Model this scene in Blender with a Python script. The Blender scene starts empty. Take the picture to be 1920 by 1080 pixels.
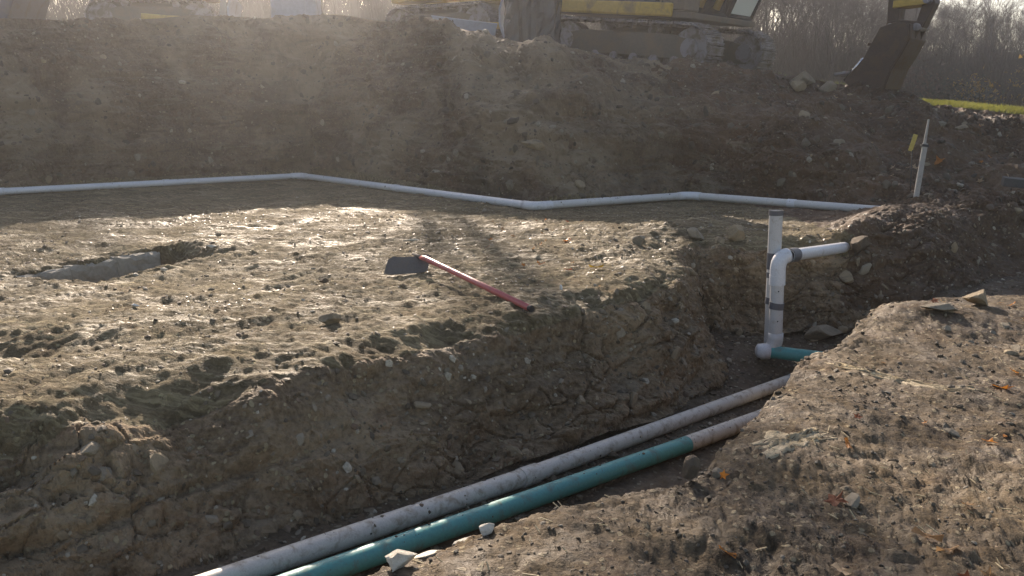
import bpy, bmesh, math, random
import numpy as np
from mathutils import Vector, Matrix

random.seed(7)
rng = np.random.default_rng(11)
R = math.radians
scene = bpy.context.scene
COL = scene.collection

# ------------------------------------------------------------------ camera, light, exposure
SUN_EL, SUN_AZ = R(26), R(-13)          # azimuth from +Y towards +X
cam_d = bpy.data.cameras.new('camera')
cam = bpy.data.objects.new('camera', cam_d); COL.objects.link(cam)
cam.location = (0, 0, 1.6)
cam.rotation_euler = (R(90 - 12), 0, 0)
cam_d.sensor_width = 36
cam_d.lens = 36 * 1598 / 1920
cam_d.clip_start = 0.05
cam_d.clip_end = 2500
cam_d.dof.use_dof = False
scene.camera = cam

world = bpy.data.worlds.new('World'); scene.world = world
world.use_nodes = True
wn, wl = world.node_tree.nodes, world.node_tree.links
wn.clear()
sky = wn.new('ShaderNodeTexSky'); sky.sky_type = 'NISHITA'; sky.sun_disc = False
sky.sun_elevation = SUN_EL; sky.sun_rotation = SUN_AZ % (2 * math.pi)
sky.air_density = 1.0; sky.dust_density = 1.2; sky.ozone_density = 1.0
bg = wn.new('ShaderNodeBackground'); bg.inputs['Strength'].default_value = 0.10
wo = wn.new('ShaderNodeOutputWorld')
wl.new(sky.outputs[0], bg.inputs['Color']); wl.new(bg.outputs[0], wo.inputs['Surface'])

sun_d = bpy.data.lights.new('sun', 'SUN'); sun_d.energy = 5.0; sun_d.angle = R(0.6)
sun_d.color = (1.0, 0.93, 0.82)
sun = bpy.data.objects.new('sun', sun_d); COL.objects.link(sun)
sdir = Vector((math.sin(SUN_AZ) * math.cos(SUN_EL), math.cos(SUN_AZ) * math.cos(SUN_EL), math.sin(SUN_EL)))
sun.rotation_euler = sdir.to_track_quat('Z', 'Y').to_euler()
sun.location = (-6, 20, 14)

scene.view_settings.view_transform = 'Standard'
scene.view_settings.look = 'None'
scene.view_settings.gamma = 1
scene.view_settings.use_curve_mapping = False
try:
    scene.view_settings.use_white_balance = True; scene.view_settings.white_balance_temperature = 7450; scene.view_settings.white_balance_tint = 16
except Exception: pass
scene.view_settings.exposure = 0.86
cy = scene.cycles
cy.max_bounces = 5; cy.diffuse_bounces = 2; cy.glossy_bounces = 2; cy.transmission_bounces = 3
cy.volume_bounces = 1; cy.transparent_max_bounces = 6
cy.use_denoising = True
cy.caustics_reflective = False; cy.caustics_refractive = False
HAZE = 0.0032

# ------------------------------------------------------------------ numpy noise
def _h(ix, iy, iz, seed):
    h = (ix.astype(np.uint32) * np.uint32(374761393)) ^ (iy.astype(np.uint32) * np.uint32(668265263)) \
        ^ (iz.astype(np.uint32) * np.uint32(2147483647 - 1013)) ^ np.uint32((seed * 974711 + 12345) & 0xffffffff)
    h = (h ^ (h >> np.uint32(13))) * np.uint32(1274126177)
    h = (h ^ (h >> np.uint32(15))) * np.uint32(2246822519)
    h ^= h >> np.uint32(16)
    return h.astype(np.float32) * np.float32(1 / 4294967296.0)

def vnoise(x, y, z, seed=0):
    x = np.asarray(x, np.float32); y = np.asarray(y, np.float32)
    z = np.zeros_like(x) + np.float32(z) if np.isscalar(z) else np.asarray(z, np.float32)
    fx, fy, fz = np.floor(x), np.floor(y), np.floor(z)
    ix, iy, iz = fx.astype(np.int64), fy.astype(np.int64), fz.astype(np.int64)
    tx, ty, tz = x - fx, y - fy, z - fz
    tx = tx * tx * (3 - 2 * tx); ty = ty * ty * (3 - 2 * ty); tz = tz * tz * (3 - 2 * tz)
    def c(a, b, d): return _h(ix + a, iy + b, iz + d, seed)
    r0 = (c(0,0,0) * (1-tx) + c(1,0,0) * tx) * (1-ty) + (c(0,1,0) * (1-tx) + c(1,1,0) * tx) * ty
    r1 = (c(0,0,1) * (1-tx) + c(1,0,1) * tx) * (1-ty) + (c(0,1,1) * (1-tx) + c(1,1,1) * tx) * ty
    return (r0 * (1-tz) + r1 * tz) * 2 - 1

def vnoise2(x, y, seed=0):
    x = np.asarray(x, np.float32); y = np.asarray(y, np.float32)
    fx, fy = np.floor(x), np.floor(y)
    ix, iy = fx.astype(np.int64), fy.astype(np.int64)
    tx, ty = x - fx, y - fy
    tx = tx * tx * (3 - 2 * tx); ty = ty * ty * (3 - 2 * ty)
    z = np.zeros_like(ix)
    return ((_h(ix, iy, z, seed) * (1-tx) + _h(ix+1, iy, z, seed) * tx) * (1-ty)
            + (_h(ix, iy+1, z, seed) * (1-tx) + _h(ix+1, iy+1, z, seed) * tx) * ty) * 2 - 1

def fbm2(x, y, seed, octv=3, gain=.5):
    a, s, n = 1.0, 0, 0
    for k in range(octv):
        s = s + a * vnoise2(x * 2.03**k + 17 * k, y * 2.03**k - 9 * k, seed + k); n += a; a *= gain
    return s / n

def voro3(x, y, z, seed=0):
    """distance to nearest cell point, second nearest minus nearest, cell random"""
    x = np.asarray(x, np.float32); y = np.asarray(y, np.float32); z = np.asarray(z, np.float32)
    ix, iy, iz = (np.floor(a).astype(np.int64) for a in (x, y, z))
    d1 = np.full(x.shape, 9, np.float32); d2 = d1.copy(); cid = np.zeros_like(x)
    for a in (-1, 0, 1):
        for b in (-1, 0, 1):
            for c in (-1, 0, 1):
                jx, jy, jz = ix + a, iy + b, iz + c
                r = _h(jx, jy, jz, seed)
                px = jx + r; py = jy + _h(jx, jy, jz, seed + 1); pz = jz + _h(jx, jy, jz, seed + 2)
                d = np.sqrt((px - x)**2 + (py - y)**2 + (pz - z)**2).astype(np.float32)
                m = d < d1
                d2 = np.where(m, d1, np.minimum(d2, d)); cid = np.where(m, r, cid); d1 = np.where(m, d, d1)
    return d1, d2 - d1, cid

def sstep(a, b, v):
    t = np.clip((v - a) / (b - a), 0, 1); return t * t * (3 - 2 * t)

# ------------------------------------------------------------------ the lie of the land
BASE = np.array([(-60,12),(-14,10.6),(-7.9,13.5),(-4.0,16.9),(-2.0,14.6),(.3,11.9),(2.7,13.2),(4.0,11.9),(4.9,9.9),(7,9.6),(12,9.2),(60,9)], float)
TOPY = np.array([(-60,15),(-14,12.3),(-7.9,14.9),(-4.0,18.1),(-2.0,16.9),(.4,15.2),(3.4,16.3),(5,16.4),(6.2,15.5),(6.95,15),(8.7,14.5),(14,14),(60,14)], float)
TOPZ = np.array([(-60,2.6),(-14,2.9),(-7.9,3.05),(-4.0,3.4),(-2,3.2),(.4,2.68),(1.8,2.48),(3.4,2.33),(5,2.22),(6.2,1.92),(6.95,1.66),(8.7,1.48),(14,1.0),(60,.2)], float)
# outline of the trench floor, counter-clockwise
FLOOR = np.array([(-6.5,-1.4),(-2.3,.9),(-1.0,2.84),(-.40,3.36),(.50,3.80),(.80,4.35),(1.36,5.22),(1.96,5.86),(2.64,6.96),(3.6,7.5),
                  (4.9,7.95),(7.2,9.2),(9.0,10.0),(9.0,10.3),(6.6,9.6),(5.0,8.95),(3.8,8.12),(3.05,8.30),(1.92,8.40),(1.86,7.7),(1.84,6.98),
                  (1.22,6.22),(.50,5.42),(-.62,4.55),(-1.22,4.0),(-2.02,3.32),(-4.1,1.7),(-8.0,-.8)], float)

def poly_sd(px, py, poly):
    d = np.full(px.shape, 1e9); ins = np.zeros(px.shape, bool)
    n = len(poly)
    for i in range(n):
        ax, ay = poly[i]; bx, by = poly[(i + 1) % n]
        ex, ey = bx - ax, by - ay
        t = np.clip(((px - ax) * ex + (py - ay) * ey) / (ex * ex + ey * ey), 0, 1)
        d = np.minimum(d, (px - ax - t * ex)**2 + (py - ay - t * ey)**2)
        if ay != by:
            c = ((ay > py) != (by > py)) & (px < (bx - ax) * (py - ay) / (by - ay) + ax)
            ins ^= c
    return np.where(ins, -1, 1) * np.sqrt(d)

def floor_z(x, y):
    z = -.65 - .08 * np.clip(x, -6, 2.6)
    z = z + .19 * sstep(7.1, 7.7, y - .1 * (x - 2)) * (x < 6)
    z = z + .42 * sstep(3.0, 4.6, x) + .25 * sstep(4.6, 8, x)
    return z

def macro(x, y):
    """height, and the masks near (camera side of the trench), wall, bank, field"""
    wob = .35 * vnoise2(x * .55, y * .55, 3) * sstep(-30, -20, x)
    yb = np.interp(x, BASE[:, 0], BASE[:, 1]) + wob * .6
    yt = np.interp(x, TOPY[:, 0], TOPY[:, 1]) + wob
    zt = np.interp(x, TOPZ[:, 0], TOPZ[:, 1]) + .07 * fbm2(x * .9, y * .9, 8, 2)
    # platform, falling a little towards the trench
    plat = .15 + .10 * sstep(6.0, 9.5, y) + .035 * fbm2(x * .7, y * .7, 21, 3)
    # shallow ditch on the left and a hollow in front of it
    u = np.array([.56, .83]); o = np.array([-4.45, 6.75])
    ds = (x - o[0]) * u[0] + (y - o[1]) * u[1]; dn = -(x - o[0]) * u[1] + (y - o[1]) * u[0]
    dn = dn + .03 * vnoise2(ds * 2.2, 0 * ds, 5)
    ditch = sstep(.40, .33, np.abs(dn + .25) ) * sstep(.50, .62, ds + .3 * dn) * sstep(2.3, 1.6, ds)
    plat = plat - .44 * ditch
    hol = np.exp(-(((x + 3.1) / .5)**2 + ((y - 5.15) / .22)**2)); plat = plat - .11 * hol
    # rubble mound left and behind the pit
    plat = plat + .10 * np.exp(-(((x - 1.9) / .8)**2 + ((y - 9.6) / .5)**2))
    # right-hand mound where the short pipe disappears
    mound = .14 * np.exp(-(((x - 3.75) / .35)**2 + ((y - 8.95) / .25)**2)) * 1.0 + .30 * np.exp(-(((x - 4.6) / .75)**2 + ((y - 9.5) / .8)**2)) + .22 * np.exp(-(((x - 6.3) / 1.3)**2 + ((y - 10.3) / .7)**2))
    s = np.clip((y - yb) / (yt - yb), 0, 1)
    steep = sstep(-3.0, 1.0, x)                      # left face is cut steep, the middle lies back
    cut = np.clip(s * 1.05, 0, 1)**.8
    lie = .62 * sstep(0, .36, s) + .38 * sstep(.30, 1.0, s)
    hillp = .5 * s + .5 * sstep(0, 1, s)
    prof = cut * (1 - steep) + lie * steep
    rh = sstep(3.6, 5.4, x)
    prof = prof * (1 - rh) + hillp * rh
    h = plat + (zt - plat) * prof + mound * sstep(3.2, 4.2, x)
    # beyond the rim: the field, then rising woodland
    back = np.clip(y - yt, 0, None)
    lip = .03 * sstep(0, 1.2, back) * sstep(5.5, 8, x)
    h = h - .16 * sstep(0, 1.2, back) * sstep(.8, 1.8, x) * sstep(6.5, 5, x) * sstep(12, 5, back)
    h = h + .14 * np.exp(-(((x - 3.75) / .35)**2 + ((y - 9.0) / .25)**2)) + lip + .32 * sstep(3, 9, back) * sstep(2, -1, x) + .02 * sstep(.05, .5, back) * sstep(5.6, 7.2, x)
    h = h + 1.8 * sstep(34, 50, y) + 3.5 * sstep(50, 110, y) + .05 * fbm2(x * .25, y * .25, 31, 2) * sstep(0, 3, back)
    # camera side
    sd = poly_sd(x, y, FLOOR)
    line = np.interp(x, [-8, -3.0, -1.6, 0.0, .9, 1.7, 2.8, 4, 7, 12, 60], [-1, 1.7, 3.2, 4.3, 5.2, 6.2, 7.6, 8.0, 9.2, 10, 10])
    near = (y < line)
    nb = 0.0 + .05 * fbm2(x * .8, y * .8, 41, 3) + .10 * np.exp(-(((x - 3.1) / .9)**2 + ((y - 6.4) / .45)**2)) \
        + .06 * np.exp(-(((x - 1.45) / .35)**2 + ((y - 4.2) / .4)**2)) - .07 * np.exp(-(((x - .75) / .25)**2 + ((y - 2.75) / .2)**2)) \
        + .14 * sstep(5.5, 8.0, x) 
    ht = np.where(near, nb, h)
    fz = floor_z(x, y)
    # wall steepness: platform side steep, near side slumped
    edge = .10 * vnoise2(x * 1.3, y * 1.3, 57) + .07 * vnoise2(x * 2.1, y * 2.1, 55) + .04 * vnoise2(x * 4.3, y * 4.3, 56)
    run = np.where(near, .38, .60 - .20 * sstep(6.2, 7.3, y) + .35 * sstep(3.2, 4.5, x))
    w = np.clip((sd + edge) / run, 0, 1)
    wp = np.where(near, w**.9, sstep(-.12, 1.0, w) * .55 + .45 * w**.75)
    wp = wp + .0
    hh = fz + (ht - fz) * wp
    wall = ((sd + edge) > 0) & (w < .97)
    fl = (sd + edge) <= 0
    # rounding of the platform shoulder
    sh = np.clip((sd + edge - run) / .35, 0, 1)
    hh = hh - np.where(near, .04, .09) * (1 - sh)**2 * wp
    bank = (~near) & (s > 0.02) & (s < 1)
    field = (~near) & (s >= 1)
    return hh, near, wall, fl, bank, field, s, back, sh

# polar sheet about a point behind the camera, rings packed where the ground is steep
OX, OY = 0.0, -1.5
NT, NR = 800, 830
th = np.concatenate([np.linspace(-180, -44, 24)[:-1], np.linspace(-44, -37, 24)[:-1], np.linspace(-37, 37, NT), np.linspace(37, 44, 24)[1:], np.linspace(44, 180, 24)[1:]])
th = np.radians(th)
r0 = np.exp(np.linspace(math.log(.5), math.log(900), 2400))
tc = th[::4] if (len(th) - 1) % 4 == 0 else np.append(th[::4], th[-1])
TT, RR0 = np.meshgrid(tc, r0, indexing='ij')
hc = macro(OX + np.sin(TT) * RR0, OY + np.cos(TT) * RR0)[0]
dr = np.diff(RR0, axis=1); dh = np.diff(hc, axis=1)
rm = .5 * (RR0[:, 1:] + RR0[:, :-1])
wgt = np.sqrt(dr**2 * .30**2 + (1.0 * dh)**2 * (rm < 40)) + dr * .05
wgt = wgt / np.maximum(rm - 1.0, 1.2) * np.where((rm > 3.4) & (rm < 22), np.where(rm > 6, 1.25, .8), .12)
# smooth the packing sideways so that neighbouring columns match
k = 3
wp_ = np.pad(wgt, ((k, k), (0, 0)), mode='edge')
wgt = sum(wp_[i:i + len(wgt)] for i in range(2 * k + 1)) / (2 * k + 1)
cum = np.concatenate([np.zeros((len(tc), 1)), np.cumsum(wgt, axis=1)], axis=1)
cum /= cum[:, -1:]
Rc = np.array([np.interp(np.linspace(0, 1, NR), cum[i], r0) for i in range(len(tc))])
Rg = np.empty((len(th), NR))
for j in range(NR): Rg[:, j] = np.interp(th, tc, Rc[:, j])
X = (OX + np.sin(th)[:, None] * Rg); Y = (OY + np.cos(th)[:, None] * Rg)
H, near, wall, fl, bank, field, S, back, SH = macro(X, Y)

def normals(X, Y, Z):
    P = np.stack([X, Y, Z], -1)
    du = np.gradient(P, axis=0); dv = np.gradient(P, axis=1)
    n = np.cross(du, dv); n /= np.maximum(np.linalg.norm(n, axis=-1, keepdims=True), 1e-9)
    n[n[..., 2] < 0] *= -1
    return n
N0 = normals(X, Y, H)
fine = ((Rg < 30) & (np.abs(th)[:, None] < R(44)))
steepf = sstep(.93, .55, N0[..., 2])
D = np.zeros_like(H)
x, y, z = X, Y, H
# streaks the bucket teeth left on the platform, running with the trench
sx, sy = .75 * x + .66 * y, -.66 * x + .75 * y
sy = sy + .10 * vnoise2(sx * .5, sy * .8, 71)
st = vnoise2(sx * 1.1, sy * 13, 72) * .55 + vnoise2(sx * 2.6, sy * 31, 73) * .38 + vnoise2(sx * 7, sy * 55, 74) * .22
pl = (~near & ~wall & ~fl & ~bank & ~field).astype(float)
rimw = (1 - np.clip(SH, 0, 1))**1.3 * pl; pl0 = pl; pl = pl * (1 - .75 * rimw)
lump = fbm2(x * 3.1, y * 3.1, 75, 4, .6)
plate = vnoise2(sx * 1.6 + .5 * lump, sy * 3.2, 78); plate = np.round(plate * 3 + .6 * lump) / 3
rough_far = sstep(6.5, 9.5, y)
D += pl * (.016 * st * (1 - .3 * rough_far) + .022 * lump + .014 * plate + .012 * vnoise2(x * 21, y * 21, 79) + .010 * (np.round(2.5 * vnoise2(sx * 4.5, sy * 9, 178)) / 2.5) + .008 * (np.round(2 * vnoise2(sx * 11, sy * 19, 179)) / 2))
# camera side: trodden gravelly clay
nm = (near & ~wall & ~fl).astype(float)
D += nm * (.012 * fbm2(x * 7.5, y * 7.5, 88, 3, .6) + .030 * fbm2(x * 2.6, y * 2.6, 81, 3, .5) + .006 * vnoise2(x * 24, y * 24, 83) + .005 * vnoise2(x * 47, y * 47, 84))
D += fl * (.020 * fbm2(x * 3.4, y * 3.4, 86, 4, .6) + .008 * vnoise2(x * 24, y * 24, 87))
# cut faces: blocky lumps, bedding and clods
m = fine & ((wall & ~near) | bank | (steepf > .2) | (rimw > .02) | (near & ~fl & (Rg < 14)))
xm, ym, zm = x[m], y[m], z[m]
wx = vnoise(xm * 2.2, ym * 2.2, zm * 2.2, 90)
wy = vnoise(xm * 6, ym * 6, zm * 6, 89)
a1, e1, c1 = voro3(xm * 3.8 + .7 * wx + .25 * wy, ym * 3.8 - .7 * wx + .25 * wy, zm * 6.5 + .6 * wx + .35 * wy, 91)
a2, e2, c2 = voro3(xm * 11 + wx, ym * 11 - wx, zm * 15, 95)
dist = np.sqrt(xm**2 + ym**2)
crk = sstep(-.55, .45, vnoise(xm * 1.1, ym * 1.1, zm * 1.6, 220))
disp = -.030 * crk * sstep(.10, 0, e1) + .13 * vnoise(xm * 1.6, ym * 1.6, zm * 2.6, 92) + .05 * np.minimum(vnoise(xm * 3.1, ym * 3.1, zm * 5.0, 192), .1) + .085 * (c1 - .5) * sstep(0, .40, e1) * (.35 + .65 * crk) \
    + .022 * (c2 - .5) * sstep(0, .25, e2) + .026 * vnoise(xm * .9, ym * .9, zm * 17 + wx * 1.3, 93) \
    + .030 * vnoise(xm * 4.5, ym * 4.5, zm * 6, 194) + .022 * vnoise(xm * 9, ym * 9, zm * 12, 94) + .012 * vnoise(xm * 24, ym * 24, zm * 30, 96)
for hx, hy, hz, hw, hd in ((-2.36, 3.75, -.04, .13, .20), (-2.75, 3.45, -.12, .12, .12), (-.9, 4.9, -.05, .16, .07), (.25, 5.6, -.15, .18, .06), (-1.6, 4.3, -.25, .15, .09)):
    disp = disp - hd * np.exp(-(((xm - hx)**2 + (ym - hy)**2) / hw**2 + ((zm - hz) / (hw * .42))**2))
disp = disp - .05 * np.exp(-((zm + .27 + .06 * vnoise2(xm * 1.4, ym * 1.4, 201)) / .022)**2) * sstep(-.6, -1.4, xm)
isb = bank[m].astype(float)
_, e3, c3 = voro3(xm * 19 + 2 * wx, ym * 19 - wx, zm * 26, 99)
disp = disp + .016 * (c3 - .5) * (dist < 12) + .045 * isb * vnoise(xm * .6, ym * .6, zm * 5 + wx, 197) - .02 * np.abs(vnoise(xm * 6, ym * 6, zm * 9, 198))
disp = disp * (1 + .25 * isb) + isb * .05 * vnoise(xm * .8, ym * .8, zm * 1.3, 97) + isb * .03 * np.abs(vnoise(xm * 5, ym * 5, zm * 5, 98))
wgtm = np.where(wall[m] | bank[m], 1.0, np.maximum(steepf[m], rimw[m])) * np.where(near[m], .20, 1)
clod = .62 * (.030 * (c1 - .5) * sstep(0, .3, e1) + .020 * (c2 - .45) * sstep(0, .3, e2) - .012 * sstep(.12, 0, e2) + .012 * (c3 - .5))
D[m] += clod * (near & ~fl & ~wall)[m] * (.45 + .9 * sstep(-.3, .5, vnoise2(xm * .9, ym * .9, 215)))
D[m] += disp * wgtm
D += field * (.02 * fbm2(x * 1.7, y * 1.7, 99, 3)) * (Rg < 60)
D = np.where(fine, D, .3 * np.clip(D, -.05, .05))
# a soft blend keeps the rim ragged but unbroken
X2 = X + N0[..., 0] * D; Y2 = Y + N0[..., 1] * D; Z2 = H + N0[..., 2] * D
# undercuts in the platform face, left foreground
NRM = normals(X2, Y2, Z2)

# ------------------------------------------------------------------ helpers for objects
def tag(o, label=None, cat=None, group=None, kind=None):
    if label: o['label'] = label
    if cat: o['category'] = cat
    if group: o['group'] = group
    if kind: o['kind'] = kind
    return o

def np_mesh(name, V, F, mat=None, smooth=False, parent=None):
    """V (n,3), F (m,3|4)"""
    me = bpy.data.meshes.new(name)
    V = np.asarray(V, np.float32); F = np.asarray(F, np.int32)
    nv, (nf, kk) = len(V), F.shape
    me.vertices.add(nv); me.vertices.foreach_set('co', V.ravel())
    me.loops.add(nf * kk); me.loops.foreach_set('vertex_index', F.ravel())
    me.polygons.add(nf)
    me.polygons.foreach_set('loop_start', np.arange(0, nf * kk, kk, dtype=np.int32))
    me.polygons.foreach_set('use_smooth', np.full(nf, smooth))
    me.update(calc_edges=True)
    if mat: me.materials.append(mat)
    o = bpy.data.objects.new(name, me); COL.objects.link(o)
    if parent: o.parent = parent
    return o

def empty(name, loc=(0, 0, 0), rot=(0, 0, 0), **k):
    o = bpy.data.objects.new(name, None); COL.objects.link(o)
    o.location = loc; o.rotation_euler = rot; o.empty_display_size = .2
    return tag(o, **k)

def share(name, src, parent=None, loc=None, rot=None, scale=None):
    o = bpy.data.objects.new(name, src.data if hasattr(src, 'data') else src); COL.objects.link(o)
    if parent: o.parent = parent
    if loc is not None: o.location = loc
    if rot is not None: o.rotation_euler = rot
    if scale is not None: o.scale = scale if hasattr(scale, '__len__') else (scale,) * 3
    return o

def copy_tree(o, parent=None):
    c = o.copy(); COL.objects.link(c); c.parent = parent
    for ch in list(o.children): copy_tree(ch, c)
    return c

class MB:
    def __init__(s): s.bm = bmesh.new()
    def box(s, c, d, rot=None, taper=None):
        vs = []
        for i in (-1, 1):
            for j in (-1, 1):
                for k in (-1, 1):
                    v = Vector((i * d[0] / 2, j * d[1] / 2, k * d[2] / 2))
                    if taper and k > 0: v.x *= taper[0]; v.y *= taper[1]
                    if rot is not None: v = rot @ v
                    vs.append(s.bm.verts.new(v + Vector(c)))
        for f in ((0,1,3,2),(4,6,7,5),(0,4,5,1),(2,3,7,6),(0,2,6,4),(1,5,7,3)):
            s.bm.faces.new([vs[i] for i in f])
        return s
    def prism(s, pts, y0, y1):
        """polygon in XZ drawn out along Y"""
        a = [s.bm.verts.new((p[0], y0, p[1])) for p in pts]
        b = [s.bm.verts.new((p[0], y1, p[1])) for p in pts]
        n = len(pts)
        s.bm.faces.new(a); s.bm.faces.new(b[::-1])
        for i in range(n): s.bm.faces.new((a[i], b[i], b[(i + 1) % n], a[(i + 1) % n]))
        return s
    def tube(s, pts, rad, n=12, caps=True, hollow=0):
        """sweep a circle along pts; rad number or list"""
        pts = [Vector(p) for p in pts]
        if not hasattr(rad, '__len__'): rad = [rad] * len(pts)
        rad = list(rad) + [rad[-1]] * (len(pts) - len(rad))
        rings = []; up = None
        for i, p in enumerate(pts):
            d = (pts[min(i + 1, len(pts) - 1)] - pts[max(i - 1, 0)]).normalized()
            if up is None: up = Vector((0, 0, 1)) if abs(d.z) < .9 else Vector((0, 1, 0))
            a = d.cross(up).normalized(); up = a.cross(d).normalized()
            rings.append([s.bm.verts.new(p + (a * math.cos(2 * math.pi * k / n) + up * math.sin(2 * math.pi * k / n)) * rad[i]) for k in range(n)])
        for i in range(len(rings) - 1):
            for k in range(n):
                f = s.bm.faces.new((rings[i][k], rings[i][(k + 1) % n], rings[i + 1][(k + 1) % n], rings[i + 1][k])); f.smooth = True
        if caps:
            s.bm.faces.new(rings[0][::-1]); s.bm.faces.new(rings[-1])
        return s
    def ring(s, c, axis, r0, r1, half, n=24):
        """solid annulus / disc (r0 = 0) about axis"""
        axis = Vector(axis).normalized(); q = axis.to_track_quat('Z', 'Y')
        prof = [(r0, -half), (r1, -half), (r1, half), (r0, half)] if r0 > 0 else None
        c = Vector(c)
        if prof is None:
            return s.tube([c - axis * half, c + axis * half], r1, n)
        rs = [[s.bm.verts.new(c + q @ Vector((a * math.cos(2 * math.pi * k / n), a * math.sin(2 * math.pi * k / n), b))) for k in range(n)] for a, b in prof]
        for i in range(4):
            for k in range(n):
                s.bm.faces.new((rs[i][k], rs[i][(k + 1) % n], rs[(i + 1) % 4][(k + 1) % n], rs[(i + 1) % 4][k]))
        return s
    def build(s, name, mat, parent=None, bevel=0, seg=2):
        bmesh.ops.recalc_face_normals(s.bm, faces=s.bm.faces)
        me = bpy.data.meshes.new(name); s.bm.to_mesh(me); s.bm.free()
        me.materials.append(mat)
        o = bpy.data.objects.new(name, me); COL.objects.link(o)
        if parent: o.parent = parent
        if bevel:
            b = o.modifiers.new('bevel', 'BEVEL'); b.width = bevel; b.segments = seg; b.limit_method = 'ANGLE'; b.angle_limit = R(40)
        return o

# ------------------------------------------------------------------ materials
def mat_new(name):
    m = bpy.data.materials.new(name); m.use_nodes = True
    nt = m.node_tree; b = nt.nodes['Principled BSDF']
    return m, nt, b
def N(nt, t, **k):
    n = nt.nodes.new(t)
    for a, v in k.items():
        if a.startswith('i_'): n.inputs[a[2:]].default_value = v
        else: setattr(n, a, v)
    return n
def noise(nt, vec, scale, detail=4, rough=.6, dist=0):
    n = N(nt, 'ShaderNodeTexNoise'); n.inputs['Scale'].default_value = scale; n.inputs['Detail'].default_value = detail
    n.inputs['Roughness'].default_value = rough; n.inputs['Distortion'].default_value = dist
    nt.links.new(vec, n.inputs['Vector']); return n.outputs['Fac']
def mp(nt, v, a, b, c=0.0, d=1.0):
    n = N(nt, 'ShaderNodeMapRange'); n.inputs[1].default_value = a; n.inputs[2].default_value = b
    n.inputs[3].default_value = c; n.inputs[4].default_value = d; nt.links.new(v, n.inputs[0]); return n.outputs[0]
def mix(nt, f, a, b, mode='MIX'):
    n = N(nt, 'ShaderNodeMix', data_type='RGBA', blend_type=mode)
    for i, v in ((0, f), (6, a), (7, b)):
        if isinstance(v, (int, float)): n.inputs[i].default_value = v
        elif isinstance(v, tuple): n.inputs[i].default_value = (*v, 1) if len(v) == 3 else v
        else: nt.links.new(v, n.inputs[i])
    return n.outputs[2]
def math_(nt, op, a, b=None):
    n = N(nt, 'ShaderNodeMath', operation=op)
    for i, v in ((0, a), (1, b)):
        if v is None: continue
        if isinstance(v, (int, float)): n.inputs[i].default_value = v
        else: nt.links.new(v, n.inputs[i])
    return n.outputs[0]
def bumps(nt, b, pairs):
    last = None
    for h, s, d in pairs:
        n = N(nt, 'ShaderNodeBump'); n.inputs['Strength'].default_value = s; n.inputs['Distance'].default_value = d
        nt.links.new(h, n.inputs['Height'])
        if last is not None: nt.links.new(last, n.inputs['Normal'])
        last = n.outputs[0]
    nt.links.new(last, b.inputs['Normal'])

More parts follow.
